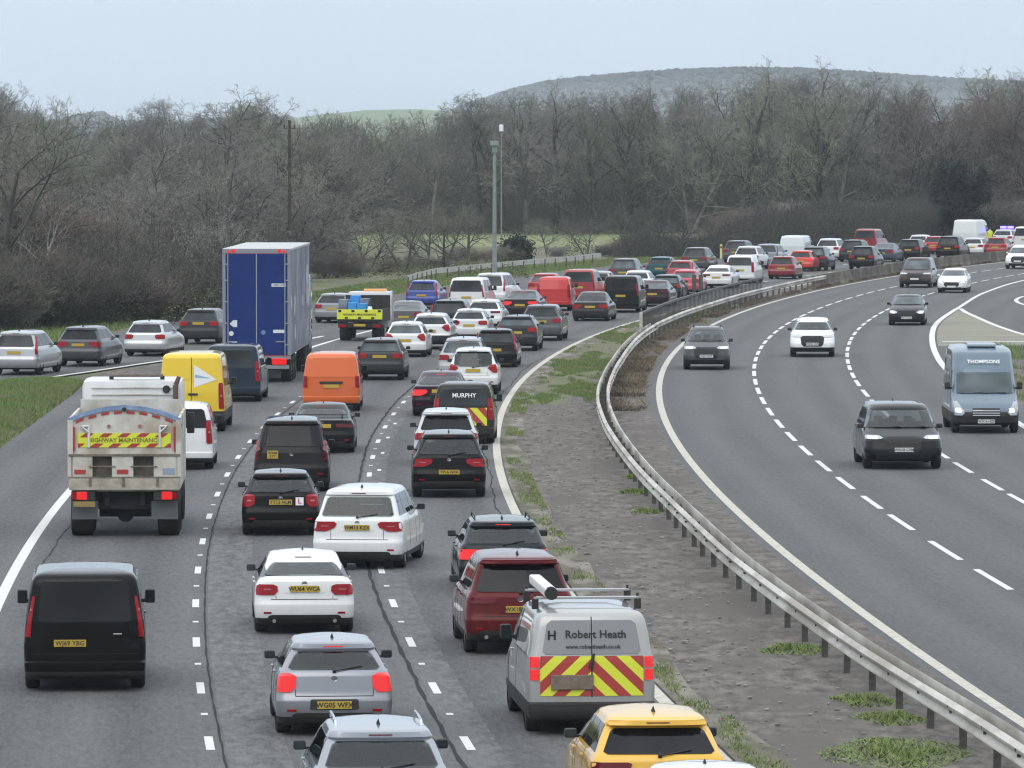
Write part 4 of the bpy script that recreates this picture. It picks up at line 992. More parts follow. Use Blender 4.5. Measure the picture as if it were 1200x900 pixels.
thicket('woodland_undergrowth', 60000, (-90, 1300), 586, 640, lambda p: 6.0+0*p, M['twig_d'], 2, 'dark tangled brush at the foot of the wood behind the field', .03, 1.8)
thicket('roadside_undergrowth', 55000, (-90, 330), 300, 470, lambda p: 3.6+0*p, M['twig_d'], 3, 'dark tangled brush under the roadside trees on the left', .018, 1.3)
thicket('roadside_undergrowth', 50000, (-90, 400), 420, 560, lambda p: 6.5+1.2*np.sin(p*.04), M['twig_d'], 4, 'grey brown twigs filling the roadside belt on the left', .028, 1.8)
thicket('hedge_undergrowth', 40000, (725, 1300), 462, 500, lambda p: .7+.4*np.sin(p*.06)+np.clip((p-840)/60, 0, 1)*2.6, M['twig_d'], 5, 'brown hedge growth between the road and the field', .022, 1.1)
r_ = np.random.default_rng(4); n = 26000
def leafs(name, n, px0, px1, D0, D1, zm, size, mat, seed, label):
    r = np.random.default_rng(seed); px = r.uniform(px0, px1, n); D = r.uniform(D0, D1, n)+(np.clip((px-880)/300, 0, 1.3)*110 if seed == 3 else 0); c = .5+.5*np.sin(px*.09+seed)*np.sin(px*.031+2*seed)
    P = np.stack([(px-600)/FPX*D, D, zm*r.random(n)**1.6*c], 1); o = leaf_cloud(name, P, size, mat, None, seed); tag(o, label, 'undergrowth', kind='stuff'); return o
leafs('bramble', 26000, -80, 260, 292, 330, 2.8, .05, M['scrub_green'], 1, 'dull green bramble along the left roadside')
leafs('bramble', 9000, 380, 620, 395, 440, 1.1, .06, M['scrub_green'], 2, 'dull green bramble below the small trees')
leafs('bramble', 12000, 640, 1280, 470, 500, 1.3, .06, M['scrub_green'], 3, 'dull green bramble in the far hedge')
# ------------------------------------------------------------------ grass blades
def vnoise(x, y, seed):
    r = np.random.default_rng(seed+100); G = r.uniform(-1, 1, (64, 64)); xi = np.floor(x).astype(int); yi = np.floor(y).astype(int); u = x-xi; v = y-yi; u = u*u*(3-2*u); v = v*v*(3-2*v)
    g = lambda a, b: G[a % 64, b % 64]
    return (g(xi, yi)*(1-u)+g(xi+1, yi)*u)*(1-v)+(g(xi, yi+1)*(1-u)+g(xi+1, yi+1)*u)*v
def blades(name, f0, f1, D0, D1, n, h, wd, mat, seed, label, patch=0, zf=None):
    r = np.random.default_rng(seed); D = r.uniform(D0, D1, n); ks = np.linspace(D0, D1, 200); a = np.interp(D, ks, [f0(k) for k in ks]); b = np.interp(D, ks, [f1(k) for k in ks])
    x = a+(b-a)*r.random(n)
    if patch:
        v = vnoise(x*.9, D*.12, seed)*2.4+vnoise(x*2.7, D*.5, seed+9)*1.4+r.normal(size=n)*.3; k_ = v > patch; x, D, a, b = x[k_], D[k_], a[k_], b[k_]; n = len(x)
    z = zf(x, D, a, b) if zf else np.zeros(n); th = r.uniform(0, math.pi, n); hh = h*r.uniform(.5, 1.3, n); ln = r.normal(0, .8 if 'dead' in name else .35, (n, 2))*hh[:, None]
    cx, sx_ = np.cos(th)*wd, np.sin(th)*wd
    V = np.stack([np.stack([x-cx, D-sx_, z], 1), np.stack([x+cx, D+sx_, z], 1), np.stack([x+ln[:, 0], D+ln[:, 1], z+hh], 1)], 1).reshape(-1, 3)
    o = fastmesh(name, V, np.arange(3*n).reshape(-1, 3), mat); tag(o, label, 'grass', kind='stuff'); return o
M['blade'] = noisy('grass_blades', (.085,.15,.035), (.16,.235,.07), .8, .8, c3=(.17,.18,.08), s3=.35)
M['blade_dead'] = noisy('dead_grass_blades', (.13,.10,.07), (.25,.21,.15), .8, .9, c3=(.06,.045,.035), s3=.7)
M['weed'] = noisy('weeds', (.11,.17,.04), (.20,.25,.08), 3, .8)
def wedge_z(x, D, a, b): t = np.clip((x-a)/(b-a), 0, 1); return -.03+.35*np.sin(np.pi*t)**.8*np.minimum(1, (224-D)/10+.15)
blades('grass', lambda D: SLR(D)+.4, lambda D: left_edge(D)-.05, 150, 223, 80000, .14, .02, M['blade'], 1, 'rough green grass on the bank between slip road and shoulder', 0, wedge_z)
blades('moss_and_grass', lambda D: off(XL, D, .2), lambda D: rail_x(D)-.4, 203, 330, 90000, .09, .02, M['blade'], 2, 'patchy mossy grass on the central reserve', .15)
blades('dead_growth', lambda D: rail_x(D)-.2, lambda D: off(XR, D, -.5), 198, 480, 90000, .17, .018, M['blade_dead'], 3, 'brown dead growth between the barrier and the oncoming lane', -.25)
blades('kerb_weeds', lambda D: off(XL, D, .22), lambda D: off(XL, D, .8), 60, 215, 30000, .07, .016, M['weed'], 4, 'small weeds in the debris along the kerb line', .9)
blades('verge_grass', lambda D: SLL(D)-6, lambda D: SLL(D)-.3, 240, 520, 60000, .16, .03, M['blade'], 6, 'rough grass on the verge left of the slip road', 0)
blades('verge_grass', lambda D: R3f(D)+1.2, lambda D: NRf(D)-.3, 180, 262, 22000, .22, .02, M['blade'], 7, 'grass on the nose between carriageway and exit slip', -.5)
# weed clumps by the barrier posts
wr = np.random.default_rng(8)
for px, py, rad, lb in ((748, 577, .5, 'flat green weed clump beside the barrier, second farthest'), (760, 600, .4, 'small green weed clump beside the barrier posts'), (930, 762, .55, 'bright green weed clump by the barrier posts, mid distance'),
                        (1050, 884, 1.0, 'largest green weed patch below the barrier at the bottom'), (1015, 822, .5, 'small dull weed clump by the near barrier posts'), (1046, 843, .5, 'flat olive weed clump near the bottom of the barrier'), (745, 560, .3, 'tiny weed tuft at the foot of the barrier')):
    x, D = gp(px, py); n = int(2600*rad*rad+500); a = wr.uniform(0, 6.28, n); q = rad*wr.random(n)**.6; th = wr.uniform(0, 3.14, n)
    X = x+q*np.cos(a)*1.05+.12*np.sin(a*3+px); Y = D+q*np.sin(a)*2.4; h = (.03+.10*wr.random(n))*(1.25-q/rad); ln = wr.normal(0, .07, (n, 2)); z = np.full(n, .012); cx, sx_ = np.cos(th)*.013, np.sin(th)*.013
    Vv = np.stack([np.stack([X-cx, Y-sx_, z], 1), np.stack([X+cx, Y+sx_, z], 1), np.stack([X+ln[:, 0], Y+ln[:, 1]*1.5, z+h], 1)], 1).reshape(-1, 3)
    tag(fastmesh('weed_clump', Vv, np.arange(3*n).reshape(-1, 3), M['weed']), lb, 'weeds')
# loose stones and litter on the reserve
mb = MB(); rr = random.Random(21)
for k in range(1500):
    D = rr.uniform(85, 330); a = off(XL, D, .5); b = rail_x(D)-.2; x = a+(b-a)*rr.random()**1.6; s = rr.uniform(.008, .035)*(1.6 if k % 17 == 0 else 1)
    mb.box(x-s, x+s*1.2, D-s, D+s*1.4, .02, .02+s*.8)
M['litter'] = noisy('stones', (.35,.33,.30), (.12,.10,.08), 3, .9)
tag(mb.build('stones', M['litter'], None), 'scattered small stones and litter on the central reserve', 'stones', kind='stuff')
# ------------------------------------------------------------------ distant hills
M['hillwood'] = noisy('hill_woodland', (.018,.024,.022), (.045,.047,.038), .012, .95)
M['hillfield'] = noisy('hill_pasture', (.11,.16,.07), (.17,.20,.10), .004, .95)
def ridge(name, D, prof, depth, mat, x_ext=0):
    xs = [((p-600)/FPX*D) for p, _ in prof]; hs = [max(0, CAM_H+(HOR-y)/FPX*D) for _, y in prof]; V = []; n = 9; m = 120
    X = np.linspace(xs[0], xs[-1], m); Hh = np.interp(X, xs, hs)
    for x, h in zip(X, Hh):
        for k in range(n): t = k/(n-1); V.append((x, D+(t-.5)*depth, -1+(h+1)*math.sin(math.pi*t)**1.3))
    F = [(i*n+k, i*n+k+1, (i+1)*n+k+1, (i+1)*n+k) for i in range(m-1) for k in range(n-1)]
    return S(fastmesh(name, np.array(V), np.array(F), mat, smooth=True))
PR1 = [(430, 168), (500, 146), (540, 127), (600, 107), (640, 98), (700, 91), (780, 85), (860, 82), (940, 83), (1000, 87), (1060, 91), (1120, 95), (1200, 98), (1330, 104)]
ridge('wooded_hill', 7000, PR1, 2400, M['hillwood'])
ridge('pasture_hill', 4200, [(240, 165), (300, 145), (340, 139), (380, 134), (430, 129), (490, 128), (540, 132), (600, 150), (660, 168)], 500, M['hillfield'])
PR3 = [(-60, 150), (30, 146), (75, 148), (88, 141), (105, 137), (122, 137), (136, 146), (200, 150), (280, 142), (330, 140), (370, 150)]
ridge('wooded_knoll', 6000, PR3, 1000, M['hillwood'])
def canopy(D, prof, depth, n, size, seed, label):
    r = random.Random(seed); xs = [((p-600)/FPX*D) for p, _ in prof]; hs = [max(0, CAM_H+(HOR-y)/FPX*D) for _, y in prof]; mb = MB()
    ico = bmesh.new(); bmesh.ops.create_icosphere(ico, subdivisions=1, radius=1); ico.verts.index_update(); iv = [v.co.copy() for v in ico.verts]; fs = [[v.index for v in f.verts] for f in ico.faces]; ico.free()
    for k in range(n):
        x = r.uniform(xs[0], xs[-1]); t = r.uniform(.12, .58) if k > n*.3 else r.uniform(.44, .56); h = float(np.interp(x, xs, hs)); z = -1+(h+1)*math.sin(math.pi*t)**1.3; s = size*r.uniform(.5, 1.2)
        if h < 1: continue
        mb.add([(x+v.x*s*r.uniform(.8, 1.2), D+(t-.5)*depth+v.y*s, z+v.z*s*.8*r.uniform(.7, 1.3)) for v in iv], fs)
    tag(mb.build('hill_woodland', M['hillwood'], None, fix=False), label, 'woodland', kind='stuff')
canopy(7000, PR1, 2400, 8000, 4.2, 1, 'hazy woodland covering the long far hill')
canopy(6000, PR3, 1000, 1800, 6, 2, 'hazy trees on the low knoll at the left')
# poles
M['pole_dark'] = noisy('wooden_pole', (.035,.03,.026), (.07,.06,.05), 4, .9)
M['pole_grey'] = noisy('grey_painted_pole', (.17,.20,.19), (.24,.27,.26), 2, .6)
x, D = prj(339.5, 352), 352
up_ = tag(empty('utility_pole', (x, D, 0)), 'plain dark wooden utility pole standing behind the blue lorry', 'pole')
MB().tube((0, 0, 0), (0, 0, top_h(141, D)), .13, .09, 10).build('post', M['pole_dark'], up_, smooth=40)
MB().box(-.35, .35, -.03, .03, top_h(150, D)-.04, top_h(150, D)+.01).build('crossarm', M['pole_dark'], up_)
for xx in (-.3, .3): MB().tube((xx, 0, top_h(150, D)), (xx, 0, top_h(150, D)+.25), .05, .03, 6).build('insulator', M['pole_dark'], up_)
x, D = prj(579.5, 372), 372
cp = tag(empty('camera_pole', (x, D, 0)), 'tall grey green pole with a boxy camera head standing beside the far barrier', 'pole')
hz = top_h(165, D)
MB().tube((0, 0, 0), (0, 0, hz-.5), .16, .10, 12).build('post', M['pole_grey'], cp, smooth=40)
MB().box(-.28, .28, -.25, .25, hz-.32, hz, 0, .05).box(-.16, .16, -.16, .16, hz-.75, hz-.3, 0, .02).build('camera_head', M['pole_grey'], cp)
MB().box(-.16, .16, -.30, -.20, .6, 1.4, 0, .02).build('cabinet', M['pole_grey'], cp)
x, D = prj(587.5, 470), 470
lp = tag(empty('street_lamp', (x, D, 0)), 'slim pale street lamp column behind the grey camera pole', 'street lamp')
hz = top_h(146, D)
MB().tube((0, 0, 0), (0, 0, hz-.2), .06, .035, 8).build('column', M['pole_grey'], lp, smooth=40); MB().box(-.16, .16, -.3, .2, hz-.55, hz, 0, .05).build('lamp_head', M['white_ink'], lp)
x, D = prj(231, 330), 330
lp = tag(empty('street_lamp', (x, D, 0)), 'short street lamp with a white head in front of the left roadside trees', 'street lamp')
hz = top_h(306, D)
MB().tube((0, 0, 0), (0, 0, hz), .05, .04, 8).build('column', M['pole_dark'], lp, smooth=40); MB().box(-.18, .18, -.3, .2, hz-.06, hz+.1, 0, .04).build('lamp_head', M['white_ink'], lp)
x, D = gp(845, 303)
mk = tag(empty('marker_post', (x, D, 0)), 'short yellow marker post on the far verge', 'marker post')
MB().box(-.09, .09, -.05, .05, 0, 1.1, 0, .01).build('post', principled('marker_yellow', (.62,.60,.25), .5)[0], mk); MB().box(-.07, .07, -.055, -.05, .8, .95).build('reflector', M['lamp_red'], mk)
# ------------------------------------------------------------------ colours of the paints
BLACK = (.005,.005,.006); WHITE = (.72,.73,.73); SILVER = (.42,.43,.45); GREY = (.13,.135,.145); DGREY = (.05,.053,.058); RED = (.36,.018,.02); DRED = (.20,.012,.018)
GQ = 'cars queuing on the left carriageway'; GS = 'cars on the joining slip road'; GO = 'oncoming cars on the right carriageway'; GVN = 'vans queuing on the left carriageway'
DIM = {'hatch': (4.25, 1.79, 1.47), 'suv': (4.5, 1.87, 1.68), 'mpv': (4.7, 1.88, 1.72), 'estate': (4.6, 1.82, 1.47), 'sedan': (4.65, 1.82, 1.43), 'coupe': (4.4, 1.82, 1.38),
       'van': (5.0, 1.96, 1.96), 'smallvan': (4.5, 1.84, 1.83), 'bigvan': (5.6, 2.05, 2.5)}
CARS = []
def car(px, py, kind, col, label, cat='car', group=GQ, yaw=0, dims=None, **k):
    L, W, H = dims or DIM[kind]; van = kind in ('van', 'smallvan', 'bigvan')
    x, D = gp(px, py); ov = .86 if van else .72
    front = k.get('front', False)
    a = math.atan(slope(XR if front or k.get('onc') else XL, D)) + R(yaw) if not k.get('abs_yaw') else R(yaw)
    k.pop('onc', None); k.pop('abs_yaw', None)
    if front:
        x += -math.sin(a)*0; ox = x + math.sin(a)*(L-.72); oy = D + math.cos(a)*(L-.72); rz = math.pi - a     # the nose points to the camera
        # origin is the rear bumper, so the nose ends where the front tyres were seen
        nose = D
    else:
        ox = x - math.sin(a)*ov; oy = D - math.cos(a)*ov; rz = -a; nose = D
    det = k.pop('det', 2 if D < 215 else (1 if D < 330 else 0))
    nm = {'hatch': 'hatchback', 'suv': 'suv', 'mpv': 'people_carrier', 'estate': 'estate_car', 'sedan': 'saloon_car', 'coupe': 'coupe', 'van': 'panel_van', 'smallvan': 'small_van', 'bigvan': 'large_van'}[kind]
    root, s = make_vehicle(k.pop('name', nm), (ox, oy), rz, kind, L, W, H, col, det=det, **k)
    tag(root, label, cat, group); CARS.append((label, ox, oy, a, L, W, front)); return root, s
# ---- nearest
car(838, 1046, 'sedan', WHITE, 'white car just entering at the bottom edge, only its roof showing', dims=(4.6, 1.84, 1.43))
car(768, 968, 'hatch', (.74,.43,.05), 'yellow hatchback at the bottom beside the kerb, behind the silver van', dims=(4.4, 1.83, 1.49), metal=0, lamps='slim', glass='glass_dk', ptext='EJ21 KVD', spoiler=True, wiper=True)
car(445, 985, 'estate', (.30,.32,.35), 'silver blue estate with roof rails at the bottom edge of the middle lane', metal=.5, rails='chrome', glass='glass_lt', lamps='slim', dims=(4.55, 1.82, 1.48), ptext='WR68 OJC')
car(390, 858, 'hatch', (.25,.26,.29), 'metallic grey hatchback with glowing red corner lamps in the middle lane', metal=.5, lamps='corner', ptext='WG05 WFX', ploc='bump', dims=(4.24, 1.76, 1.43), glass='glass_lt', lit=True, badge=True)
car(356, 740, 'sedan', WHITE, 'white saloon with dark red lamps in front of the grey hatchback', lamps='wrap', ptext='WU64 WCA', ploc='trunk', dims=(4.62, 1.82, 1.43), glass='glass_lt', exhaust=True, wiper=False)
cv, cs = car(100, 806, 'van', BLACK, 'black van with dark rear glass alone in the left lane at the bottom', cat='van', group=GVN, glass='glass_dk', lamps='tall', ptext='WJ69 YBG', ploc=(-.24, .80), dims=(5.0, 1.98, 1.96), bumper=False,
    win=[(1.12, .62), (1.17, .76), (1.78, .70), (1.82, .60)], yaw=0)
MB().box(.46, .60, -.0, .01, .93, .955, 0, .004).build('badge', [M['chrome']], cv).location = (0, cs.rear(.5, .94)-.012, 0)
cs.patch(MB(), 'rear', [(.62, -.86, .86), (.628, -.86, .86)], .004, 8).build('tailgate_gap', [M['under']], cv)
# ---- the surveying van with chevrons
rv, s = car(688, 856, 'van', (.36,.36,.35), 'silver grey van with red and yellow chevrons and a roof tube, right lane', cat='van', group=GVN, metal=.35, lamps='none', plate='none', rear_glass=False, dims=(4.95, 1.92, 1.90), yaw=-.6, clad=.50, rim='steel_wheel')
for sx in (1, -1):
    for z0 in (.84, 1.03):
        a, b = (.80, .93) if sx > 0 else (-.93, -.80)
        s.patch(MB(), 'rear', [(z0, a, b), (z0+.16, a, b-.0)], .03, 4).build('tail_light', [M['lamp_lit']], rv, smooth=50)
M['van_glass'] = principled('silver_window_film', (.20,.20,.205), .25, .2, .5)[0]
for a, b in ((-.70, -.015), (.015, .70)):
    s.patch(MB(), 'rear', [(1.23, a, b), (1.27, a-(.04 if a < -.5 else 0), b+(.04 if b > .5 else 0)), (1.68, a+(.03 if a < -.5 else 0), b-(.03 if b > .5 else 0)), (1.73, a+(.10 if a < -.5 else 0), b-(.10 if b > .5 else 0))], .016, 6).build('rear_window', [M['van_glass']], rv, smooth=50)
s.patch(MB(), 'rear', [(.58, -.008, .008), (1.78, -.008, .008)], .006, 1).build('door_gap', [M['under']], rv)
lettering('Robert Heath', .165, M['ink'], rv, (.06, s.rear(0, 1.52)-.03, 1.52), tilt=-.15)
lettering('www.robertheath.co.uk', .085, M['ink'], rv, (.02, s.rear(0, 1.33)-.03, 1.34), tilt=-.15)
MB().box(-.66, -.63, 0, .006, 1.44, 1.58).box(-.57, -.54, 0, .006, 1.44, 1.58).box(-.63, -.57, 0, .006, 1.50, 1.52).build('emblem', [M['ink']], rv).location = (0, s.rear(-.6, 1.5)-.035, 0)
def chevrons(parent, shell, x0, x1, z0, z1, off=.02, wd=.26, slope_=1.0, yflat=None):
    """alternating slanted bands, cut to the panel"""
    Y = MB(); Rd = MB()
    def clip(poly, f, keep):
        out = []
        for i, p in enumerate(poly):
            q = poly[(i+1) % len(poly)]; a, b = f(p), f(q)
            if a >= 0: out.append(p)
            if (a >= 0) != (b >= 0): t = a/(a-b); out.append((p[0]+(q[0]-p[0])*t, p[1]+(q[1]-p[1])*t))
        return out
    nz = 6; dz = (z1-z0)/nz
    for sx in (1, -1):
        k0 = -40
        for k in range(-12, 30):
            c0 = k*wd; c1 = c0+wd
            for j in range(nz):
                za, zb = z0+dz*j, z0+dz*(j+1)
                # u = |x| - slope*(z1-z) ... bands fall outward from the middle
                lim = max(abs(x0), abs(x1)) ; 
                poly = [(0.012, za), (lim, za), (lim, zb), (0.012, zb)]
                u = lambda p: p[0]+slope_*(p[1]-z0)
                poly = clip(poly, lambda p: u(p)-c0, 1)
                if len(poly) > 2: poly = clip(poly, lambda p: c1-u(p), 1)
                if len(poly) < 3: continue
                # follow the skin in x with a midpoint split
                vs = [(sx*px_, (yflat if yflat is not None else shell.rear(px_, pz_))-off, pz_) for px_, pz_ in poly]
                (Y if k % 2 else Rd).add(vs, [tuple(range(len(vs)))])
    Y.build('yellow_chevron', [M['hi_yellow']], parent); Rd.build('red_chevron', [M['hi_red']], parent)
chevrons(rv, s, -.78, .78, .60, 1.20, .012, .20, 1.05)
MB().box(-.62, .02, 0, .04, .70, .92, 0, .01).build('tow_step_plate', [noisy('grimy_plate', (.22,.17,.13), (.12,.09,.07), 6, .8)], rv).location = (0, s.rear(0, .8)-.05, 0)
MB().lathe_x([(0, .001), (0, .02)], 0, 0, 0, 6) 
MB().tube((-.02, 0, 1.02), (.03, 0, 1.24), .035, .015, 8).build('rear_handle', [M['plastic']], rv).location = (0, s.rear(0, 1.1)-.03, 0)
# the roof bars and the tube
rb = MB()
for y in (1.0, 2.6): rb.box(-.80, .80, y-.05, y+.05, 1.99, 2.03, 0, .01)
rb.build('roof_bar', [M['alloy']], rv)
for x in (-.78, .78):
    for y in (1.0, 2.6): MB().box(x-.05, x+.05, y-.05, y+.05, 1.84, 2.00, 0, .01).tube((x, y, 1.98), (x, y, 2.08), .02, n=6).build('bar_clamp', [M['plastic']], rv)
MB().box(-.66, -.48, .55, 3.6, 2.04, 2.18, 0, .03).build('roof_tube', [principled('white_tube', (.66,.66,.64), .4)[0]], rv)
MB().tube((-.57, .52, 2.11), (-.57, .66, 2.11), .10, n=14).build('tube_cap', [M['plastic']], rv, smooth=40)
# ---- right lane ahead
car(607, 764, 'suv', (.15,.007,.011), 'dark red SUV in front of the silver chevron van', dims=(4.6, 1.92, 1.72), metal=.1, glass='glass_dk', lamps='slim', ptext='WX18 OVG', ploc='gate', clad=.34, exhaust=True, spoiler=True, yaw=-.6)
car(589, 693, 'estate', (.025,.035,.04), 'dark teal estate with roof rails in front of the dark red SUV', dims=(4.6, 1.81, 1.45), rails=True, glass='glass_lt', lamps='wide', lit=True, metal=.4, ptext='WV11 LTK', yaw=0)
car(423, 665, 'mpv', WHITE, 'white people carrier pulling across with its amber indicator lit', cat='people carrier', dims=(4.7, 1.90, 1.69), lamps='wide', ptext='WM13 KZX', ploc='mid', yaw=8.3, glass='glass_lt', rim='alloy')
car(329, 626, 'hatch', BLACK, 'black hatchback with a white learner plate on its tailgate', dims=(4.3, 1.77, 1.45), lamps='corner', ptext='YT12 NLM', ploc='mid', glass='glass_lt')
car(342, 575, 'suv', (.018,.018,.019), 'tall black off roader with stacked round lamps ahead of the learner car', dims=(4.83, 1.94, 1.86), lamps='none', plate='none', glass='glass_dk', rails=False, fin=True, clad=.36,
    win=[(1.17, .78), (1.22, .84), (1.68, .72), (1.74, .66)], wiper=False)
car(378, 530, 'coupe', (.012,.012,.013), 'low black saloon with a rear wing ahead of the tall off roader', dims=(4.7, 1.88, 1.40), lamps='slim', glass='glass_lt', ploc='trunk')
car(526, 582, 'suv', BLACK, 'black crossover with wide red lamps behind the white hatchback, right lane', dims=(4.45, 1.86, 1.64), lamps='wide', ptext='YP16 NPA', ploc=(0, .66), glass='glass_lt', clad=.40)
car(523, 545, 'hatch', (.50,.51,.55), 'pale silver hatchback with black rear glass directly ahead of the black crossover', dims=(4.2, 1.80, 1.56), glass='glass_dk', spoiler=True, lamps='wrap')
mv, s = car(544, 519, 'smallvan', (.045,.05,.042), 'dark green small van with yellow chevrons ahead of the silver hatchback', cat='van', group=GVN, lamps='pillar', glass='glass', yaw=1.5, dims=(4.4, 1.83, 1.82),
    win=[(1.14, .68), (1.18, .74), (1.62, .66), (1.68, .58)])
lettering('MURPHY', .18, M['white_ink'], mv, (.02, s.rear(0, 1.45)-.03, 1.44), tilt=-.12)
chevrons(mv, s, -.7, .7, .55, 1.08, .012, .22, .9)
car(516, 487, 'sedan', (.035,.012,.03), 'dark plum saloon with bright red lamps beside the green van', dims=(4.65, 1.83, 1.44), lit=True, lamps='wide', glass='glass_lt', metal=.3, ploc='trunk')
car(555, 462, 'suv', WHITE, 'white crossover with a big dark tailgate window near the kerb', dims=(4.3, 1.80, 1.66), lamps='fork', glass='glass', ploc='mid', plate='y', win=[(1.0, .52), (1.08, .68), (1.42, .66), (1.53, .54)], clad=.38)
car(543, 447, 'suv', (.40,.41,.43), 'silver crossover half hidden ahead of the white crossover', dims=(4.4, 1.84, 1.66), lamps='wrap', glass='glass_lt', rails=True)
# ---- middle lane and left lane ahead
ov, s = car(389, 481, 'van', (.62,.115,.018), 'bright orange van in the middle lane', cat='van', group=GVN, lamps='block', rear_glass=False, dims=(4.9, 1.92, 1.96), plate='y', ploc=(0, .84), clad=.28, yaw=-1)
s.patch(MB(), 'rear', [(1.14, -.78, .78), (1.2, -.82, .82), (1.72, -.70, .70), (1.77, -.62, .62)], .008, 6).build('pressed_panel', [paint((.62,.115,.018))], ov, smooth=40)
s.patch(MB(), 'rear', [(.92, -.36, .36), (.96, -.40, .40), (1.0, -.38, .38)], .03, 4).build('handle_trim', [M['plastic']], ov)
car(446, 445, 'suv', (.07,.075,.085), 'grey crossover with a pale roof ahead of the orange van', dims=(4.4, 1.80, 1.57), lamps='wrap', glass='glass_lt', clad=.52, ploc=(0, .90), bumper=True)
bv, s = car(274, 470, 'van', (.030,.052,.085), 'dark blue van beside the tall yellow van', cat='van', group=GVN, lamps='pillar', rear_glass=False, plate='none', dims=(5.0, 1.95, 1.98))
s.patch(MB(), 'rear', [(1.18, -.74, .74), (1.24, -.78, .78), (1.72, -.68, .68), (1.77, -.62, .62)], .010, 6).build('rear_window', [M['glass']], bv, smooth=40)
yv, s = car(226, 505, 'bigvan', (.72,.50,.02), 'tall yellow van with a white triangle sticker behind the dark blue van', cat='van', group=GVN, lamps='pillar', rear_glass=False, plate='none', dims=(5.6, 2.05, 2.45), clad=.62)
YM = paint((.72,.50,.02))
for a, b in ((-.78, -.03), (.03, .78)):
    s.patch(MB(), 'rear', [(1.62, a, b), (1.66, a-.0, b), (2.02, a*.97, b*.97), (2.06, a*.95, b*.95)], .012, 5).build('pressed_panel', [YM], yv, smooth=30)
s.patch(MB(), 'rear', [(.68, -.008, .008), (2.3, -.008, .008)], .006, 1).build('door_gap', [M['under']], yv)
y_ = s.rear(.3, 1.7)-.045
MB().add([(.08, y_, 2.08), (.08, y_+.0, 1.38), (.78, y_+.03, 1.62)], [(0, 1, 2)]).add([(.08, y_-.002, 2.08), (.08, y_-.002, 1.38), (.78, y_+.028, 1.62)], [(2, 1, 0)]).build('triangle_sticker', [M['white_ink']], yv)
MB().add([(.12, y_-.006, 1.78), (.12, y_-.006, 1.68), (.60, y_+.014, 1.66)], [(0, 1, 2)]).build('sticker_stripe', [principled('sticker_blue', (.25,.45,.55), .5)[0]], yv)
MB().box(-.10, .20, 0, .03, 1.14, 1.20, 0, .01).build('rear_handle', [M['plastic']], yv).location = (0, s.rear(0, 1.2)-.04, 0)
sv, s = car(212, 549, 'smallvan', WHITE, 'small white van half hidden to the right of the tipper lorry', cat='van', group=GVN, lamps='pillar', glass='glass_dk', rear_split=True, dims=(4.4, 1.81, 1.82), ploc=(-.3, .6))
car(476, 418, 'hatch', WHITE, 'white hatchback ahead of the grey crossover in the middle lane', lamps='fork', dims=(4.1, 1.76, 1.48), glass='glass_lt')
car(505, 409, 'suv', (.70,.70,.71), 'white angular crossover with a black lower tailgate, beside the white hatchback', lamps='fork', dims=(4.35, 1.80, 1.56), clad=.62, plate='y')
car(527, 394, 'suv', (.012,.014,.016), 'black SUV ahead of the angular white crossover', dims=(4.5, 1.87, 1.70), lamps='tall')
car(475, 388, 'sedan', (.16,.165,.175), 'grey saloon beside the works tipper with only its top showing', lamps='wrap', glass='glass_lt')
car(496, 361, 'hatch', (.02,.045,.28), 'bright blue hatchback below the far left barrier', dims=(4.2, 1.78, 1.52), lamps='tall')
car(549, 368, 'van', WHITE, 'white minibus with a dark rear window in the far middle of the queue', cat='van', group=GVN, glass='glass', lamps='tall', dims=(4.9, 1.92, 1.93), det=1, rim='steel_wheel')
car(575, 358, 'suv', (.70,.71,.72), 'white off roader standing just right of the white minibus', dims=(4.8, 1.92, 1.80), lamps='tall', yaw=4)
car(568, 386, 'hatch', WHITE, 'white hatchback with red lamps between the black SUV and the plum saloon', dims=(4.2, 1.78, 1.46), lamps='slim', lit=False)
car(551, 399, 'hatch', (.62,.63,.64), 'small white car partly hidden by the black SUV', dims=(3.9, 1.70, 1.46), lamps='wrap')
car(611, 373, 'sedan', (.035,.025,.03), 'dark saloon with bright red lamps left of the scarlet van', lamps='wide', glass='glass_lt', lit=True)
car(635, 399, 'suv', (.16,.165,.175), 'dark grey SUV with a white roof behind the black saloon near the kerb', lamps='wrap', dims=(4.6, 1.88, 1.63), glass='glass', ploc='mid')
car(606, 411, 'suv', (.045,.048,.055), 'dark blue grey estate behind the dark grey SUV', lamps='wrap', dims=(4.5, 1.82, 1.53), glass='glass_lt', rails=True)
car(581, 430, 'hatch', (.015,.016,.018), 'black hatchback behind the dark blue grey estate', lamps='tall', dims=(4.1, 1.76, 1.53), glass='glass')
car(693, 376, 'coupe', (.045,.042,.045), 'dark saloon with wide red lamps right beside the kerb where the parapet begins', lamps='wide', dims=(4.6, 1.83, 1.46), glass='glass', ploc='mid', det=1)
car(729, 366, 'van', (.012,.014,.015), 'large black van behind the parapet', cat='van', group=GVN, lamps='tall', glass='glass_dk', dims=(5.0, 1.95, 1.95), det=1, yaw=-1)
r2, s = car(650, 364, 'van', (.50,.018,.018), 'scarlet van with blank rear doors in the far queue', cat='van', group=GVN, lamps='pillar', rear_glass=False, plate='none', dims=(4.4, 1.84, 1.83), det=1, yaw=-3)
s.patch(MB(), 'rear', [(1.10, -.66, .66), (1.16, -.72, .72), (1.58, -.64, .64), (1.64, -.56, .56)], .010, 5).build('pressed_panel', [paint((.50,.018,.018))], r2, smooth=40)
car(638, 350, 'hatch', RED, 'red hatchback with a pale roof behind the barrier end, left of the scarlet van', lamps='wrap', glass='glass_lt')
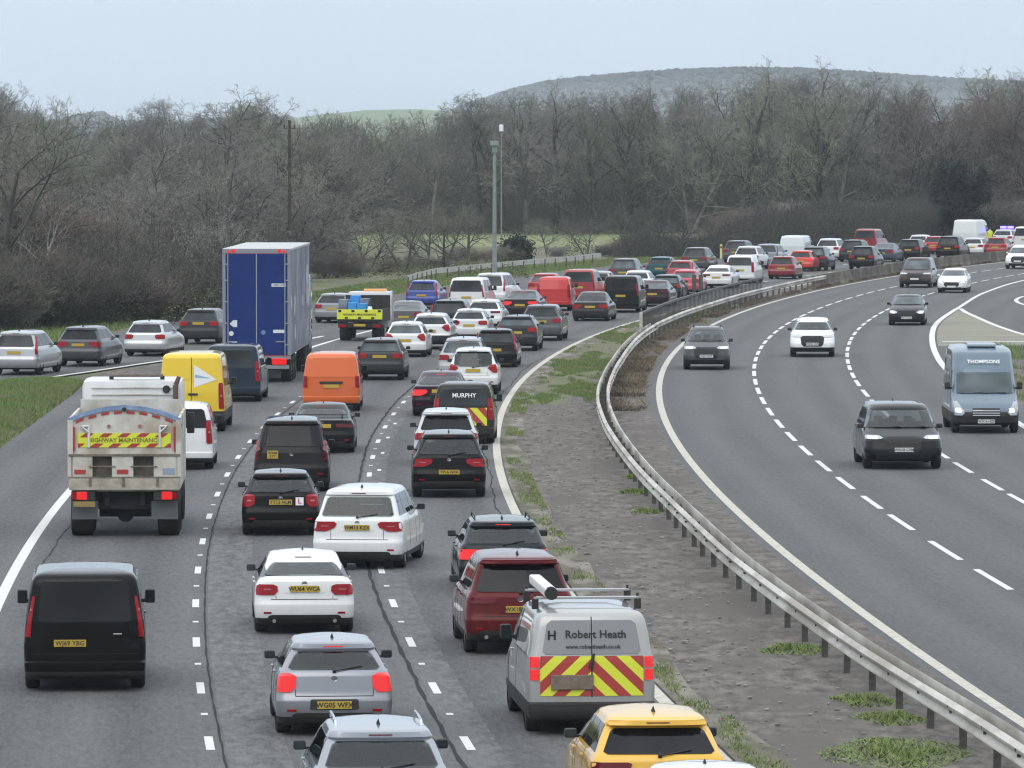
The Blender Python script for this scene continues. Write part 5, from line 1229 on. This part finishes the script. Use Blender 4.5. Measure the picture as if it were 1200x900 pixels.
car(680, 355, 'van', (.30,.014,.02), 'dark red van with a framed rear window beside the scarlet van', cat='van', group=GVN, lamps='tall', dims=(4.5, 1.88, 1.90), glass='glass')
car(701, 347, 'hatch', (.40,.41,.43), 'silver car squeezed between the dark red van and the black van', lamps='tall')
car(747, 346, 'hatch', WHITE, 'white car showing over the roof of the black van', lamps='wrap', dims=(4.2, 1.78, 1.47))
car(731, 334, 'suv', (.10,.105,.115), 'dark grey SUV behind the black van with one lit lamp', lamps='wrap', glass='glass_lt')
car(766, 359, 'sedan', (.045,.025,.035), 'plum coloured saloon behind the left end of the parapet', lamps='slim', glass='glass_lt', det=1)
car(774, 327, 'hatch', (.015,.11,.13), 'teal hatchback on the far left side of the queue', lamps='tall')
car(781, 352, 'hatch', (.03,.033,.04), 'dark blue hatchback behind the middle of the parapet', lamps='wrap', glass='glass_lt')
car(798, 332, 'hatch', (.34,.03,.05), 'crimson hatchback right of the teal hatchback', lamps='tall')
car(803, 345, 'hatch', (.50,.06,.09), 'pinkish red car behind the sign backs', lamps='wrap', glass='glass_lt')
car(815, 318, 'suv', (.11,.115,.12), 'dark grey SUV farthest left at the bend of the queue', lamps='wrap')
car(841, 338, 'sedan', WHITE, 'white saloon just left of the white people van', lamps='slim')
car(869, 332, 'smallvan', WHITE, 'white people van with a dark rear window behind the far barrier', cat='van', group=GVN, lamps='pillar', dims=(4.6, 1.86, 1.82), det=1)
car(876, 316, 'suv', (.66,.67,.68), 'white SUV directly ahead of the white people van', lamps='wrap')
car(863, 308, 'suv', (.14,.14,.15), 'brownish grey SUV beyond the white people van', lamps='wrap')
car(899, 313, 'suv', (.20,.23,.27), 'slate blue SUV behind the crimson car on the bend', lamps='tall')
car(917, 327, 'hatch', DRED, 'deep red hatchback against the far barrier on the bend', lamps='wrap', dims=(4.2, 1.8, 1.52), det=1)
car(930, 306, 'van', (.60,.64,.66), 'pale blue white van on the far bend', cat='van', group=GVN, lamps='none', rear_glass=False, plate='none')
car(939, 318, 'hatch', (.55,.05,.035), 'orange red hatchback with bright lamps ahead of the deep red one', lamps='wrap', lit=True)
car(954, 317, 'suv', (.035,.045,.06), 'navy SUV right of the orange red hatchback', lamps='wrap', glass='glass_lt')
car(971, 305, 'suv', WHITE, 'white SUV on the far bend, right of the navy SUV', lamps='wrap')
car(999, 307, 'suv', (.05,.055,.06), 'charcoal SUV on the far bend with a pale roof', lamps='wrap')
car(1011, 316, 'suv', (.014,.015,.02), 'black SUV close behind the far concrete barrier', lamps='wrap')
car(1016, 296, 'van', (.24,.014,.02), 'maroon van standing above the far cars', cat='van', group=GVN, lamps='tall', dims=(4.7, 1.9, 1.95))
car(1035, 307, 'sedan', (.08,.10,.14), 'steel blue saloon ahead of the black SUV on the bend', lamps='wrap', glass='glass_lt')
car(1066, 305, 'suv', (.012,.012,.015), 'second black SUV close to the far barrier, left of the red hatchback', lamps='wrap', dims=(4.5, 1.87, 1.62))
car(1077, 296, 'hatch', WHITE, 'white hatchback beyond the second black SUV', lamps='wrap')
car(1095, 298, 'hatch', RED, 'red hatchback with bright lamps between a white hatchback and a black SUV', lamps='wrap', lit=True)
car(1112, 303, 'suv', (.013,.012,.012), 'tall black SUV just left of the far white hatchback', lamps='wrap', dims=(4.6, 1.9, 1.75))
car(1141, 300, 'hatch', (.66,.67,.68), 'far white hatchback below the big white van', lamps='wrap')
car(1168, 300, 'hatch', (.30,.02,.02), 'far red hatchback below the police car', lamps='wrap', dims=(4.2, 1.8, 1.50))
car(1133, 290, 'bigvan', (.68,.70,.70), 'big white box van at the far end of the queue', cat='van', group=GVN, lamps='none', rear_glass=False, plate='none', dims=(5.6, 2.2, 2.4))
car(1203, 293, 'van', (.66,.66,.64), 'cream white van cut by the right edge of the frame', cat='van', group=GVN, lamps='tall', dims=(5, 1.98, 1.98))
pc, s = car(1176, 289, 'estate', (.62,.64,.68), 'police car with flashing blue roof lights at the far end', cat='police car', lamps='wrap', dims=(4.8, 1.86, 1.5))
MB().box(-.6, .6, 1.75, 2.0, 1.49, 1.54).build('light_bar', [M['plastic']], pc)
for x in (-.32, .32): MB().box(x-.26, x+.26, 1.74, 2.0, 1.54, 1.76, 0, .03).build('blue_beacon', [M['blue_lamp']], pc)
# ---- the joining slip road
car(21, 439, 'suv', SILVER, 'silver SUV at the far left edge on the slip road', group=GS, lamps='tall', metal=.5, dims=(4.6, 1.88, 1.70), yaw=9, abs_yaw=True, glass='glass', ploc='mid')
car(96, 429, 'suv', (.13,.135,.15), 'mid grey crossover on the slip road, second from the left', group=GS, lamps='wide', metal=.4, dims=(4.5, 1.86, 1.60), yaw=9, abs_yaw=True, glass='glass_dk', ploc='mid')
car(173, 417, 'hatch', (.50,.51,.52), 'silver hatchback on the slip road, third from the left', group=GS, lamps='wrap', metal=.5, dims=(4.25, 1.79, 1.49), yaw=10, abs_yaw=True, plate='none')
car(236, 403, 'suv', (.06,.065,.07), 'dark grey hatchback on the slip road just left of the blue lorry', group=GS, lamps='wrap', dims=(4.4, 1.82, 1.58), yaw=9, abs_yaw=True, ploc=(0, .93))
car(391, 378, 'hatch', (.22,.23,.25), 'grey car on the slip road between the lorry and the works tipper', group=GS, lamps='wrap', yaw=9, abs_yaw=True)
# ---- oncoming
GOF = dict(front=True, group=GO)
car(1194, 315, 'suv', (.66,.67,.66), 'white oncoming car at the right edge, farthest of the oncoming cars', det=0, lights='head_lit', yaw=0, **GOF)
car(1073, 337, 'suv', (.085,.055,.045), 'brown oncoming off roader nearest the barrier', dims=(4.9, 1.99, 1.84), det=1, lights='head', glass='glass_lt', **GOF)
car(1116, 343, 'hatch', WHITE, 'white oncoming hatchback beside the brown off roader', dims=(4.1, 1.76, 1.45), det=1, lights='head_lit', **GOF)
car(1063, 381, 'hatch', (.012,.014,.02), 'black oncoming hatchback with lit headlamps in the middle lane', dims=(4.3, 1.82, 1.47), det=1, lights='head_lit', ptext='WF17 OLN', **GOF)
car(952, 418, 'suv', WHITE, 'white oncoming SUV with a large black grille', dims=(4.5, 1.87, 1.61), lights='head', ptext='WD21 UYE', clad=.40, det=2, **GOF)
car(828, 433, 'suv', (.085,.09,.10), 'grey oncoming SUV with warm lit lamps beside the median', dims=(4.5, 1.84, 1.66), lights='head_warm', ptext='WJ13 KZT', clad=.40, det=2, rails=True, mirror_mat=M['plastic'], **GOF)
car(1057, 549, 'suv', (.010,.011,.012), 'black oncoming luxury SUV with bright headlamps, nearest of the oncoming cars', dims=(4.95, 2.14, 1.74), lights='head_lit', ptext='WN18 CVM', det=2, mirror_mat=M['plastic'], yaw=0, rim='alloy_dark', **GOF)
mb_, s = car(1154, 507, 'bigvan', (.115,.165,.21), 'tall slate blue oncoming minibus with white lettering above its windscreen', cat='minibus', name='minibus', dims=(5.6, 2.07, 2.62), lights='head_lit', ptext='WX16 HZF', det=2, yaw=.5,
    mirror_mat=M['plastic'], clad=.62, rim='steel_wheel', front=True, group='oncoming minibuses')
lettering('THOMPSONS', .17, M['white_ink'], mb_, (.0, s.front(0, 2.14)+.05, 2.16), front=True, tilt=-.5)
MB().tube((0, 0, 0), (0, .03, 0), .085, .07, 4).build('badge', [M['chrome']], mb_).location = (0, s.front(0, 1.03)+.02, .99)
s.patch(MB(), 'front', [(.36, -.95, .95), (.66, -.96, .96)], .012, 10).build('bumper', [M['plastic']], mb_, smooth=50)
MB().box(-.45, .45, 2.4, 3.5, 2.60, 2.70, 0, .04).build('roof_hatch', [paint((.35,.42,.47))], mb_)
# ---- extra parts of single cars
def find(sub): return next(o for o in C.objects if o.get('label', '').startswith(sub))
lp_ = find('black hatchback with a white learner')
o = MB().box(.34, .52, -.0, .012, .70, .88).build('learner_plate', [M['white_ink']], lp_); o.location = (0, .03, 0)
lettering('L', .16, principled('learner_red', (.55,.02,.02), .5)[0], o, (.43, -.004, .79))
mp_ = find('white people carrier')
MB().box(.62, .78, 0, .02, .86, .93, 0, .005).build('lit_indicator', [M['lamp_amber']], mp_).location = (0, .115, 0)
tor = find('tall black off roader')
for sx in (1, -1):
    for z in (.98, 1.12, 1.26, .86):
        MB().tube((sx*.855, .10, z), (sx*.855, .19, z), .055, n=14).build('tail_light', [M['lamp_clear'] if z in (1.12, 1.26) else M['lamp_dark']], tor, smooth=40)
po = MB().box(-.62, -.34, .06, .09, .86, 1.06).build('number_plate', [M['plate_y']], tor)
lettering('WA08\nKYT', .085, M['ink'], po, (-.48, .056, .96))
cw = find('low black saloon with a rear wing')
MB().box(-.72, .72, .10, .28, 1.10, 1.125, 0, .01).box(-.6, -.56, .14, .24, .98, 1.10).box(.56, .6, .14, .24, .98, 1.10).build('rear_wing', [M['plastic']], cw)
# ------------------------------------------------------------------ lorries
def lorry_root(name, px, py, label, cat, yaw=0, ov=.6, abs_yaw=False):
    x, D = gp(px, py); a = (0 if abs_yaw else math.atan(slope(XL, D))) + R(yaw); r = empty(name, (x-math.sin(a)*ov, D-math.cos(a)*ov, 0), -a); tag(r, label, cat); return r
def dual(parent, x, y, r, wd, side): return wheel(parent, x, y, r, wd, M['steel_wheel'], side, True)
# --- tipper, rear overhang first
M['truck_white'] = noisy('tipper_white', (.60,.585,.54), (.45,.42,.36), 1.6, .5, c3=(.34,.30,.23), s3=1.1)
M['truck_clean'] = noisy('cab_white', (.66,.67,.67), (.52,.52,.51), 1.2, .35)
M['mud'] = noisy('muddy_steel', (.20,.17,.13), (.10,.085,.07), 3, .8)
M['blue_sheet'] = noisy('blue_tarpaulin', (.13,.20,.36), (.24,.32,.46), 3, .6, bump=.5)
tp = lorry_root('tipper_lorry', 147, 628, 'white tipper lorry with blue load sheet and chevrons on its tailboard', 'lorry', .3)
# body: sides flare, the rear board
z0, z1 = 1.86, 2.70
MB().extrude([(-1.22, z0), (1.22, z0), (1.22, z1), (.9, z1+.09), (.45, z1+.20), (0, z1+.24), (-.45, z1+.20), (-.9, z1+.09), (-1.22, z1)], 'y', .05, .13).build('tailboard', [M['truck_white']], tp)
MB().box(-1.26, -1.20, .10, 5.4, 1.1, z1).box(1.20, 1.26, .10, 5.4, 1.1, z1).box(-1.2, 1.2, 5.3, 5.4, 1.1, z1+.2).box(-1.2, 1.2, .14, 5.3, 1.04, 1.14).build('tipper_body', [M['truck_white']], tp)
ys = [.02, 1.3, 2.7, 4.1, 5.4]; V = []; F = []
pr = [(-1.27, z1-.02), (-.9, z1+.13), (-.45, z1+.24), (0, z1+.28), (.45, z1+.24), (.9, z1+.13), (1.27, z1-.02)]
for i, y in enumerate(ys):
    for p, z in pr: V.append((p, y, z+(.02 if i == 0 else -.24)))
m = len(pr); F = [(i*m+k, i*m+k+1, (i+1)*m+k+1, (i+1)*m+k) for i in range(4) for k in range(m-1)]
MB().add(V, F).add([(p[0], .015, p[2]) for p in V[:m]]+[(p[0]*1.0, .015, p[2]-.10) for p in V[:m]], [(k, k+1, m+k+1, m+k) for k in range(m-1)], 0).build('load_sheet', [M['blue_sheet']], tp, smooth=30)
mb = MB()
for k in range(8):
    u = (k+.5)/8; x = -1.15+2.3*u; zz = lerp_tab(pr, x)-.14; dz = (lerp_tab(pr, x+.1)-lerp_tab(pr, x-.1))/2
    if k % 2 == 0 or True: mb.add([(x-.09, .035, zz-dz*.9-.03), (x+.09, .035, zz+dz*.9-.03), (x+.09, .035, zz+dz*.9+.03), (x-.09, .035, zz-dz*.9+.03)], [(0,1,2,3)])
mb.build('marker_tape', [M['hi_red']], tp)
# chevron panel
cp_ = MB().box(-1.05, 1.05, .036, .049, 2.04, 2.36).build('chevron_board', [M['hi_yellow']], tp)
mb = MB()
for k in range(-5, 6):
    if k == 0: pass
    x = k*.21; sgn = 1 if x >= 0 else -1
    for (za, zb, d0) in ((2.27, 2.36, 0), (2.04, 2.13, .21)):
        if (k % 2 == 0) == (d0 == 0):
            a0 = x-.10; a1 = x+.10; sh = .06*sgn
            mb.add([(max(a0-sh, -1.05), .030, zb if sgn < 0 else za), (min(a1-sh, 1.05), .030, zb if sgn < 0 else za), (min(a1+sh, 1.05), .030, za if sgn < 0 else zb), (max(a0+sh, -1.05), .030, za if sgn < 0 else zb)], [(0,1,2,3)])
mb.build('red_chevron', [M['hi_red']], cp_)
lettering('HIGHWAY MAINTENANCE', .135, principled('olive_lettering', (.20,.17,.02), .5)[0], cp_, (0, .028, 2.20))
# latch frames, rails, pockets
for sx in (1, -1):
    MB().tube((sx*.80, .02, 2.04), (sx*.80, .02, 2.52), .03, n=8).tube((sx*.80, .02, 2.52), (sx*(.80+.16), .02, 2.52), .025, n=8).tube((sx*.80, .0, 2.38), (sx*.94, .0, 2.50), .02, n=6).build('board_latch', [M['truck_clean']], tp, smooth=40)
    MB().box(sx*1.13-.02, sx*1.13+.02, .0, .045, 1.96, 2.5).build('side_marker', [M['hi_red']], tp)
    MB().box(sx*1.22-.06, sx*1.22+.06, .0, .2, 1.38, 2.66).build('corner_post', [M['truck_white']], tp)
    MB().tube((sx*.35, .04, 2.52), (sx*.35, .015, 2.52), .04, n=10).build('work_lamp', [M['lamp_clear']], tp)
MB().tube((0, -.02, z1+.20), (0, .05, z1+.20), .05, n=10).build('sheet_roller', [M['plastic']], tp)
MB().box(-1.26, 1.26, -.02, .13, 1.84, 1.89).build('hinge_rail', [M['mud']], tp)
mb = MB().box(-1.2, -.72, .0, .12, 1.38, 1.84).box(-.28, .20, .0, .12, 1.38, 1.84).box(.66, 1.2, .0, .12, 1.38, 1.84).box(-.72, -.28, .30, .34, 1.38, 1.84).box(.20, .66, .30, .34, 1.38, 1.84)
mb.build('lower_board', [M['truck_white']], tp)
MB().box(-.72, -.28, .28, .295, 1.40, 1.82).build('chute_pocket', [M['mud']], tp); MB().box(.20, .66, .28, .295, 1.40, 1.82).build('chute_pocket', [M['mud']], tp)
MB().box(-.72, -.28, .02, .04, 1.60, 1.62).tube((-.8, -.03, 1.61), (-.2, -.03, 1.61), .015).build('lock_bar', [M['mud']], tp); MB().box(.20, .66, .02, .04, 1.60, 1.62).tube((.14, -.03, 1.61), (.74, -.03, 1.61), .015).build('lock_bar', [M['mud']], tp)
for x, c in ((-1.0, 'hi_red'), (-.04, 'hi_red')): MB().box(x-.13, x+.13, -.012, -.002, 1.44, 1.54).build('reflector', [M[c]], tp)
MB().box(.86, 1.14, -.012, -.002, 1.43, 1.57).build('makers_plate', [principled('grey_blue_plate', (.25,.30,.40), .4)[0]], tp)
MB().box(-1.26, 1.26, -.03, .10, 1.345, 1.38).build('shelf', [M['mud']], tp)
mb = MB().box(-1.25, 1.25, -.05, .05, 1.08, 1.34, 0, .01)
bm_ = mb.build('bumper_beam', [noisy('dirty_cream_beam', (.44,.41,.34), (.26,.23,.18), 3, .7)], tp)
MB().box(-.80, -.74, -.07, .1, 1.16, 1.34).box(-.05, .01, -.07, .1, 1.16, 1.34).box(.72, .78, -.07, .1, 1.16, 1.34).build('beam_bracket', [M['mud']], tp)
for sx in (1, -1):
    o = MB().box(min(sx*.66, sx*1.2), max(sx*.66, sx*1.2), .0, .08, .84, 1.05, 0, .01).build('light_unit', [M['plastic']], tp)
    MB().box(min(sx*.84, sx*1.08), max(sx*.84, sx*1.08), -.02, -.001, .86, 1.04, 0, .01).build('tail_light', [M['lamp_lit']], o)
    MB().box(min(sx*1.10, sx*1.18), max(sx*1.10, sx*1.18), -.02, -.001, .87, 1.03).build('tail_light_corner', [M['lamp_red']], o)
    MB().box(min(sx*.60, sx*1.20), max(sx*.60, sx*1.20), .25, .28, .40, .82).build('mud_flap', [principled('grey_flap', (.10,.105,.11), .7)[0]], tp)
    for dx in (0.98,): 
        for yy in (.95, 2.3): dual(tp, sx*dx, yy, .50, .50, sx)
    dual(tp, sx*1.05, 6.6, .50, .30, sx)
MB().box(-1.15, -.66, -.02, -.004, .70, .82).build('number_plate', [principled('muddy_plate', (.26,.19,.06), .7)[0]], tp)
MB().box(-.45, -.35, .2, 7.4, .72, 1.2).box(.35, .45, .2, 7.4, .72, 1.2).box(-.6, .6, .9, 1.0, .42, .62).box(-.6, .6, 2.25, 2.35, .42, .62).tube((0, .8, .5), (0, 1.2, .5), .2, n=12).build('chassis', [M['under']], tp)
MB().box(-1.2, 1.2, .4, .46, .62, 1.3).build('chassis_guard', [M['under']], tp)
# cab
cab = MB().box(-1.18, 1.18, 5.75, 7.9, .95, 3.34, 0, .16).build('cab', [M['truck_clean']], tp, smooth=40)
MB().box(-.95, .95, 5.72, 5.745, 2.98, 3.0).box(-.95, .95, 5.72, 5.745, 3.14, 3.16).build('cab_rib', [M['truck_white']], cab)
MB().box(-.5, .72, 5.9, 6.1, 3.40, 3.47, 0, .02).build('light_bar', [M['mud']], tp)
MB().box(-.55, -.45, 5.95, 6.05, 3.32, 3.42).box(.65, .75, 5.95, 6.05, 3.32, 3.42).build('light_bar_foot', [M['plastic']], tp)
MB().tube((1.02, 5.6, 1.2), (1.02, 5.6, 3.22), .065, n=12).tube((1.02, 5.6, 3.22), (1.10, 5.6, 3.42), .06, .05, n=12).build('exhaust_stack', [noisy('rusty_steel', (.14,.07,.05), (.07,.05,.045), 5, .6)], tp, smooth=40)
MB().tube((.80, 5.70, 3.12), (.80, 5.75, 3.12), .09, n=16).build('round_vent', [M['plastic']], tp, smooth=40)
for sx in (1, -1):
    MB().box(min(sx*1.24, sx*1.42), max(sx*1.24, sx*1.42), 7.4, 7.55, 2.0, 2.5, 0, .03).tube((sx*1.16, 7.5, 2.45), (sx*1.3, 7.5, 2.45), .02).build('wing_mirror', [M['plastic']], tp, smooth=40)
# --- articulated box trailer with tractor
M['door_blue'] = noisy('blue_trailer_door', (.006,.024,.13), (.010,.032,.16), 1.5, .6)
M['trailer_side'] = noisy('printed_trailer_side', (.25,.27,.33), (.035,.045,.085), .55, .5, c3=(.14,.13,.18), s3=.5, lo=.40, hi=.62)
at_ = lorry_root('articulated_lorry', 303.5, 447, 'tall articulated lorry with blue rear doors and printed sides', 'lorry', -1.1, 1.4)
TH = 5.0; TB = 1.02
MB().box(-1.24, 1.24, .06, 13.6, TB, TH-.10).build('trailer_body', [M['trailer_side']], at_)
MB().box(-1.27, 1.27, .0, 13.62, TH-.10, TH, 0, .03).build('roof', [principled('white_roof', (.45,.46,.47), .7)[0]], at_, smooth=40)
fm_ = principled('trailer_frame', (.26,.27,.30), .5, .4)[0]
MB().box(-1.265, -1.15, -.02, .10, TB-.05, TH-.16).box(1.15, 1.265, -.02, .10, TB-.05, TH-.16).box(-1.265, 1.265, -.021, .10, TH-.18, TH-.02).box(-1.265, 1.265, -.022, .1, TB-.14, TB).build('rear_frame', [fm_], at_)
for sx in (1, -1):
    a, b = sorted((sx*.015, sx*1.145)); d = MB().box(a, b, -.035, .055, TB+.02, TH-.20, 0, .01).build('door', [M['door_blue']], at_)
    xx = sx*1.06; bars = MB().tube((xx, -.06, TB), (xx, -.06, TH-.2), .022, n=8); MB().box(min(xx, xx-sx*.34), max(xx, xx-sx*.34), -.075, -.055, TB+.50, TB+.54).build('door_handle', [M['alloy']], d)
    for z in (1.4, 2.2, 3.0, 3.8, 4.4): bars.box(min(xx, sx*1.2), max(xx, sx*1.2), -.07, -.036, z, z+.04)
    bars.build('lock_bar', [M['alloy']], d)
    MB().tube((sx*.86, -.05, TH-.09), (sx*.86, -.02, TH-.09), .07, n=12).tube((sx*1.04, -.05, TH-.12), (sx*1.04, -.02, TH-.12), .05, n=12).build('marker_lamp', [M['lamp_lit']], at_)
MB().box(-.018, .018, -.055, -.037, TB+.02, TH-.2).build('door_seal', [M['alloy']], at_)
MB().box(-1.26, 1.26, -.03, -.024, TB-.02, TB+.01).box(-1.26, 1.26, -.03, -.024, TH-.2, TH-.185).build('reflective_tape', [M['hi_red']], at_)
st = principled('white_sticker', (.62,.64,.68), .5)[0]
s1 = MB().box(.56, 1.10, -.05, -.038, 3.58, 3.70).build('sticker', [st], at_); lettering('7AEZ 1218', .085, M['ink'], s1, (.83, -.053, 3.64))
MB().box(.62, 1.08, -.05, -.038, 1.86, 1.98).build('sticker', [st], at_)
MB().add([(-1.0, -.045, 2.2), (-.86, -.045, 2.08), (-.72, -.045, 2.08), (-.72, -.045, 2.34), (-.86, -.045, 2.34)], [(0, 1, 2, 3, 4)]).build('sticker', [st], at_)
MB().tube((-.94, -.05, 1.84), (-.94, -.036, 1.84), .09, n=14).build('sticker', [st], at_)
MB().tube((.25, -.05, 1.88), (.25, -.036, 1.88), .09, n=12).build('sticker', [principled('blue_sticker', (.12,.2,.4), .5)[0]], at_)
MB().box(-1.2, 1.2, .02, .2, .52, .66, 0, .01).build('bumper_bar', [fm_], at_)
for sx in (1, -1):
    a, b = sorted((sx*.58, sx*1.12)); MB().box(a, b, -.03, .02, .68, .92, 0, .02).build('tail_light', [M['lamp_lit'] if sx > 0 else M['lamp_red']], at_)
    for yy in (1.6, 2.9, 4.2, 11.8, 13.9, 15.3): dual(at_, sx*1.03, yy, .50, .38, sx)
MB().box(-.5, .5, .3, 13, .7, 1.05).box(-1.1, 1.1, 1.0, 4.8, .45, .75).build('chassis', [M['under']], at_)
MB().box(-1.22, 1.22, 14.2, 16.2, .7, 3.7, 0, .12).build('cab', [principled('lorry_cab_blue', (.03,.06,.22), .3, 0, 1)[0]], at_, smooth=40)
# pictures printed on the curtain side: pale panels and rounded shapes
pm_ = [principled('print_pale', (.42,.44,.48), .5)[0], principled('print_grey', (.13,.14,.19), .5)[0], principled('print_rose', (.30,.22,.26), .5)[0]]
rr = random.Random(4)
for k in range(14):
    y = rr.uniform(.8, 12.6); z = rr.uniform(1.5, 4.2); r = rr.uniform(.18, .5); n = 12; ph = rr.random()
    MB().add([(1.243+.0015*k*.3, y+r*1.6*math.cos(t*2*math.pi/n)*(1+.2*math.sin(3*t+ph)), z+r*math.sin(t*2*math.pi/n)) for t in range(n)], [tuple(range(n))]).build('printed_figure', [pm_[rr.randrange(3)]], at_)
M['door_blue'].node_tree.nodes['Principled BSDF'].inputs['Specular IOR Level'].default_value = .2
# --- small works tipper with the blue load and the yellow board
wt = lorry_root('works_tipper', 424, 399, 'small works tipper with a bright yellow rear board and blue load', 'lorry', 1, .8)
MB().box(-1.02, 1.02, .1, 3.0, .85, .95).box(-.95, .55, .3, 2.2, .96, 1.11).box(-1.02, -.97, .1, 3.0, .95, 1.45).box(.97, 1.02, .1, 3.0, .95, 1.45).box(-1.02, 1.02, 3.0, 3.06, .95, 2.0).build('tipper_body', [M['plastic']], wt)
bd = MB().box(-1.03, 1.03, .0, .06, .98, 1.42, 0, .01).build('tailboard', [M['hi_yellow']], wt)
mb = MB()
for k in range(7): x = -.9+k*.3; mb.box(x-.07, x+.07, -.008, -.001, 1.0 if k % 2 else 1.30, 1.08 if k % 2 else 1.40)
mb.build('tape', [M['ink']], bd); lettering('HIGHWAY MAINTENANCE', .125, M['ink'], bd, (0, -.01, 1.19))
mb = MB(); bl = principled('blue_load', (.03,.26,.62), .5)[0]
ld = tag(empty('load_of_crates', (wt.location.x-.2, wt.location.y+1.1, 1.12), wt.rotation_euler.z), 'blue and pale plastic crates loaded on the works tipper', 'crates')
rr = random.Random(9)
for i in range(3):
    for j in range(2):
        o = MB().box(-.72+i*.42, -.32+i*.42, -.5+j*.9, .3+j*.9, .0, .55+.40*rr.random(), 0, .02).build('crate', [bl if (i+j) % 3 else M['trailer_side']], ld)
cone = tag(empty('traffic_cone', (wt.location.x+.45, wt.location.y+.6, .95), 0), 'black and white traffic cone standing on the works tipper', 'traffic cone')
MB().box(-.22, .22, -.22, .22, 0, .05).build('base', [M['plastic']], cone); MB().tube((0, 0, .05), (0, 0, .85), .20, .04, 14).build('cone', [M['ink']], cone, smooth=40); MB().tube((0, 0, .30), (0, 0, .60), .155, .09, 14).build('sleeve', [M['white_ink']], cone, smooth=40)
cabm = paint((.62,.63,.64)); cb = MB().box(-.95, .95, 3.2, 5.2, .5, 2.15, 0, .12).build('cab', [cabm], wt, smooth=40)
MB().box(-.72, .72, 3.17, 3.195, 1.45, 1.95).build('cab_window', [M['glass']], cb)
MB().box(-.25, .8, 3.5, 3.8, 2.17, 2.27, 0, .03).build('light_bar', [M['amber_beacon']], wt)
for sx in (1, -1):
    wheel(wt, sx*.74, .9, .36, .50, M['steel_wheel'], sx, False); wheel(wt, sx*.86, 4.3, .36, .24, M['steel_wheel'], sx, False)
    a, b = sorted((sx*.62, sx*.96)); MB().box(a, b, .0, .06, .62, .74).build('tail_light', [M['lamp_red']], wt)
MB().box(-.98, .98, .05, .12, .60, .82).build('rear_beam', [M['under']], wt); MB().box(-.4, .4, .2, 5, .5, .8).build('chassis', [M['under']], wt)
MB().box(-.26, .26, -.01, .03, .66, .77).build('number_plate', [M['plate_y']], wt)
# --- officer in a yellow jacket by the police car
def person(x, D, label):
    e = tag(empty('person', (x, D, 0), R(10)), label, 'person')
    bm = bmesh.new(); J = [(0,0,.95,.15), (0,0,1.2,.16), (0,0,1.42,.17), (0,0,1.52,.07), (0,0,1.66,.105), (.10,0,.88,.10), (.11,.02,.48,.07), (.12,0,.07,.05), (.12,.14,.04,.04), (-.10,0,.88,.10), (-.11,.02,.48,.07), (-.12,0,.07,.05), (-.12,.14,.04,.04),
        (.20,0,1.40,.07), (.27,.02,1.12,.055), (.30,.10,.88,.045), (-.20,0,1.40,.07), (-.27,.02,1.12,.055), (-.30,.10,.88,.045)]
    E_ = [(0,1),(1,2),(2,3),(3,4),(0,5),(5,6),(6,7),(7,8),(0,9),(9,10),(10,11),(11,12),(2,13),(13,14),(14,15),(2,16),(16,17),(17,18)]
    me = bpy.data.meshes.new('body'); me.from_pydata([j[:3] for j in J], E_, []); o = link_mesh('body', me)
    md = o.modifiers.new('s', 'SKIN'); sk = me.skin_vertices[0].data
    for i, j in enumerate(J): sk[i].radius = (j[3], j[3]*.8)
    sk[0].use_root = True; o.modifiers.new('ss', 'SUBSURF').levels = 2
    dg = bpy.context.evaluated_depsgraph_get(); dg.update(); m2 = bpy.data.meshes.new_from_object(o.evaluated_get(dg)); o.modifiers.clear(); o.data = m2
    m2.materials.clear(); m2.materials.append(M['hi_yellow']); m2.materials.append(principled('dark_trousers', (.02,.02,.03), .8)[0]); m2.materials.append(principled('skin', (.45,.28,.20), .6)[0])
    for p in m2.polygons: z = p.center.z; p.material_index = 1 if z < .86 and abs(p.center.x) < .24 else (2 if z > 1.52 else 0)
    o.parent = e
    MB().lathe_x([(0, .001)], 0, 0, 0, 3)
    MB().tube((0, 0, 1.70), (0, 0, 1.79), .115, .08, 12).build('cap', [M['ink']], e, smooth=50); return e
x, D = gp(1160, 291); person(x, D, 'person in a yellow high visibility jacket standing by the police car')
# spacing report
for i in range(len(CARS)):
    for j in range(i+1, len(CARS)):
        a, b = CARS[i], CARS[j]
        if a[6] != b[6]: continue
        dx, dy = b[1]-a[1], b[2]-a[2]; al = a[3]; u = dx*math.sin(al)+dy*math.cos(al); v = dx*math.cos(al)-dy*math.sin(al); sg = -1 if a[6] else 1
        if abs(v) < (a[5]+b[5])/2+.05 and -b[4]+(0 if u > 0 else 0) < u < a[4] : print('OVERLAP', round(u, 1), round(v, 2), '|', a[0][:45], '|', b[0][:45])
# ------------------------------------------------------------------ winter haze in the air
hz_m = bpy.data.materials.new('haze'); hz_m.use_nodes = True; n_ = hz_m.node_tree; n_.nodes.clear()
o_ = n_.nodes.new('ShaderNodeOutputMaterial'); v_ = n_.nodes.new('ShaderNodeVolumePrincipled')
v_.inputs['Color'].default_value = (.84, .93, 1.0, 1); v_.inputs['Density'].default_value = HAZE; v_.inputs['Anisotropy'].default_value = 0.0
n_.links.new(v_.outputs[0], o_.inputs['Volume'])
hb = MB().box(-6100, 6100, -850, 9100, -3, 62).build('haze', [hz_m]); tag(hb, 'thin pale winter haze over the whole valley', 'haze', kind='stuff')
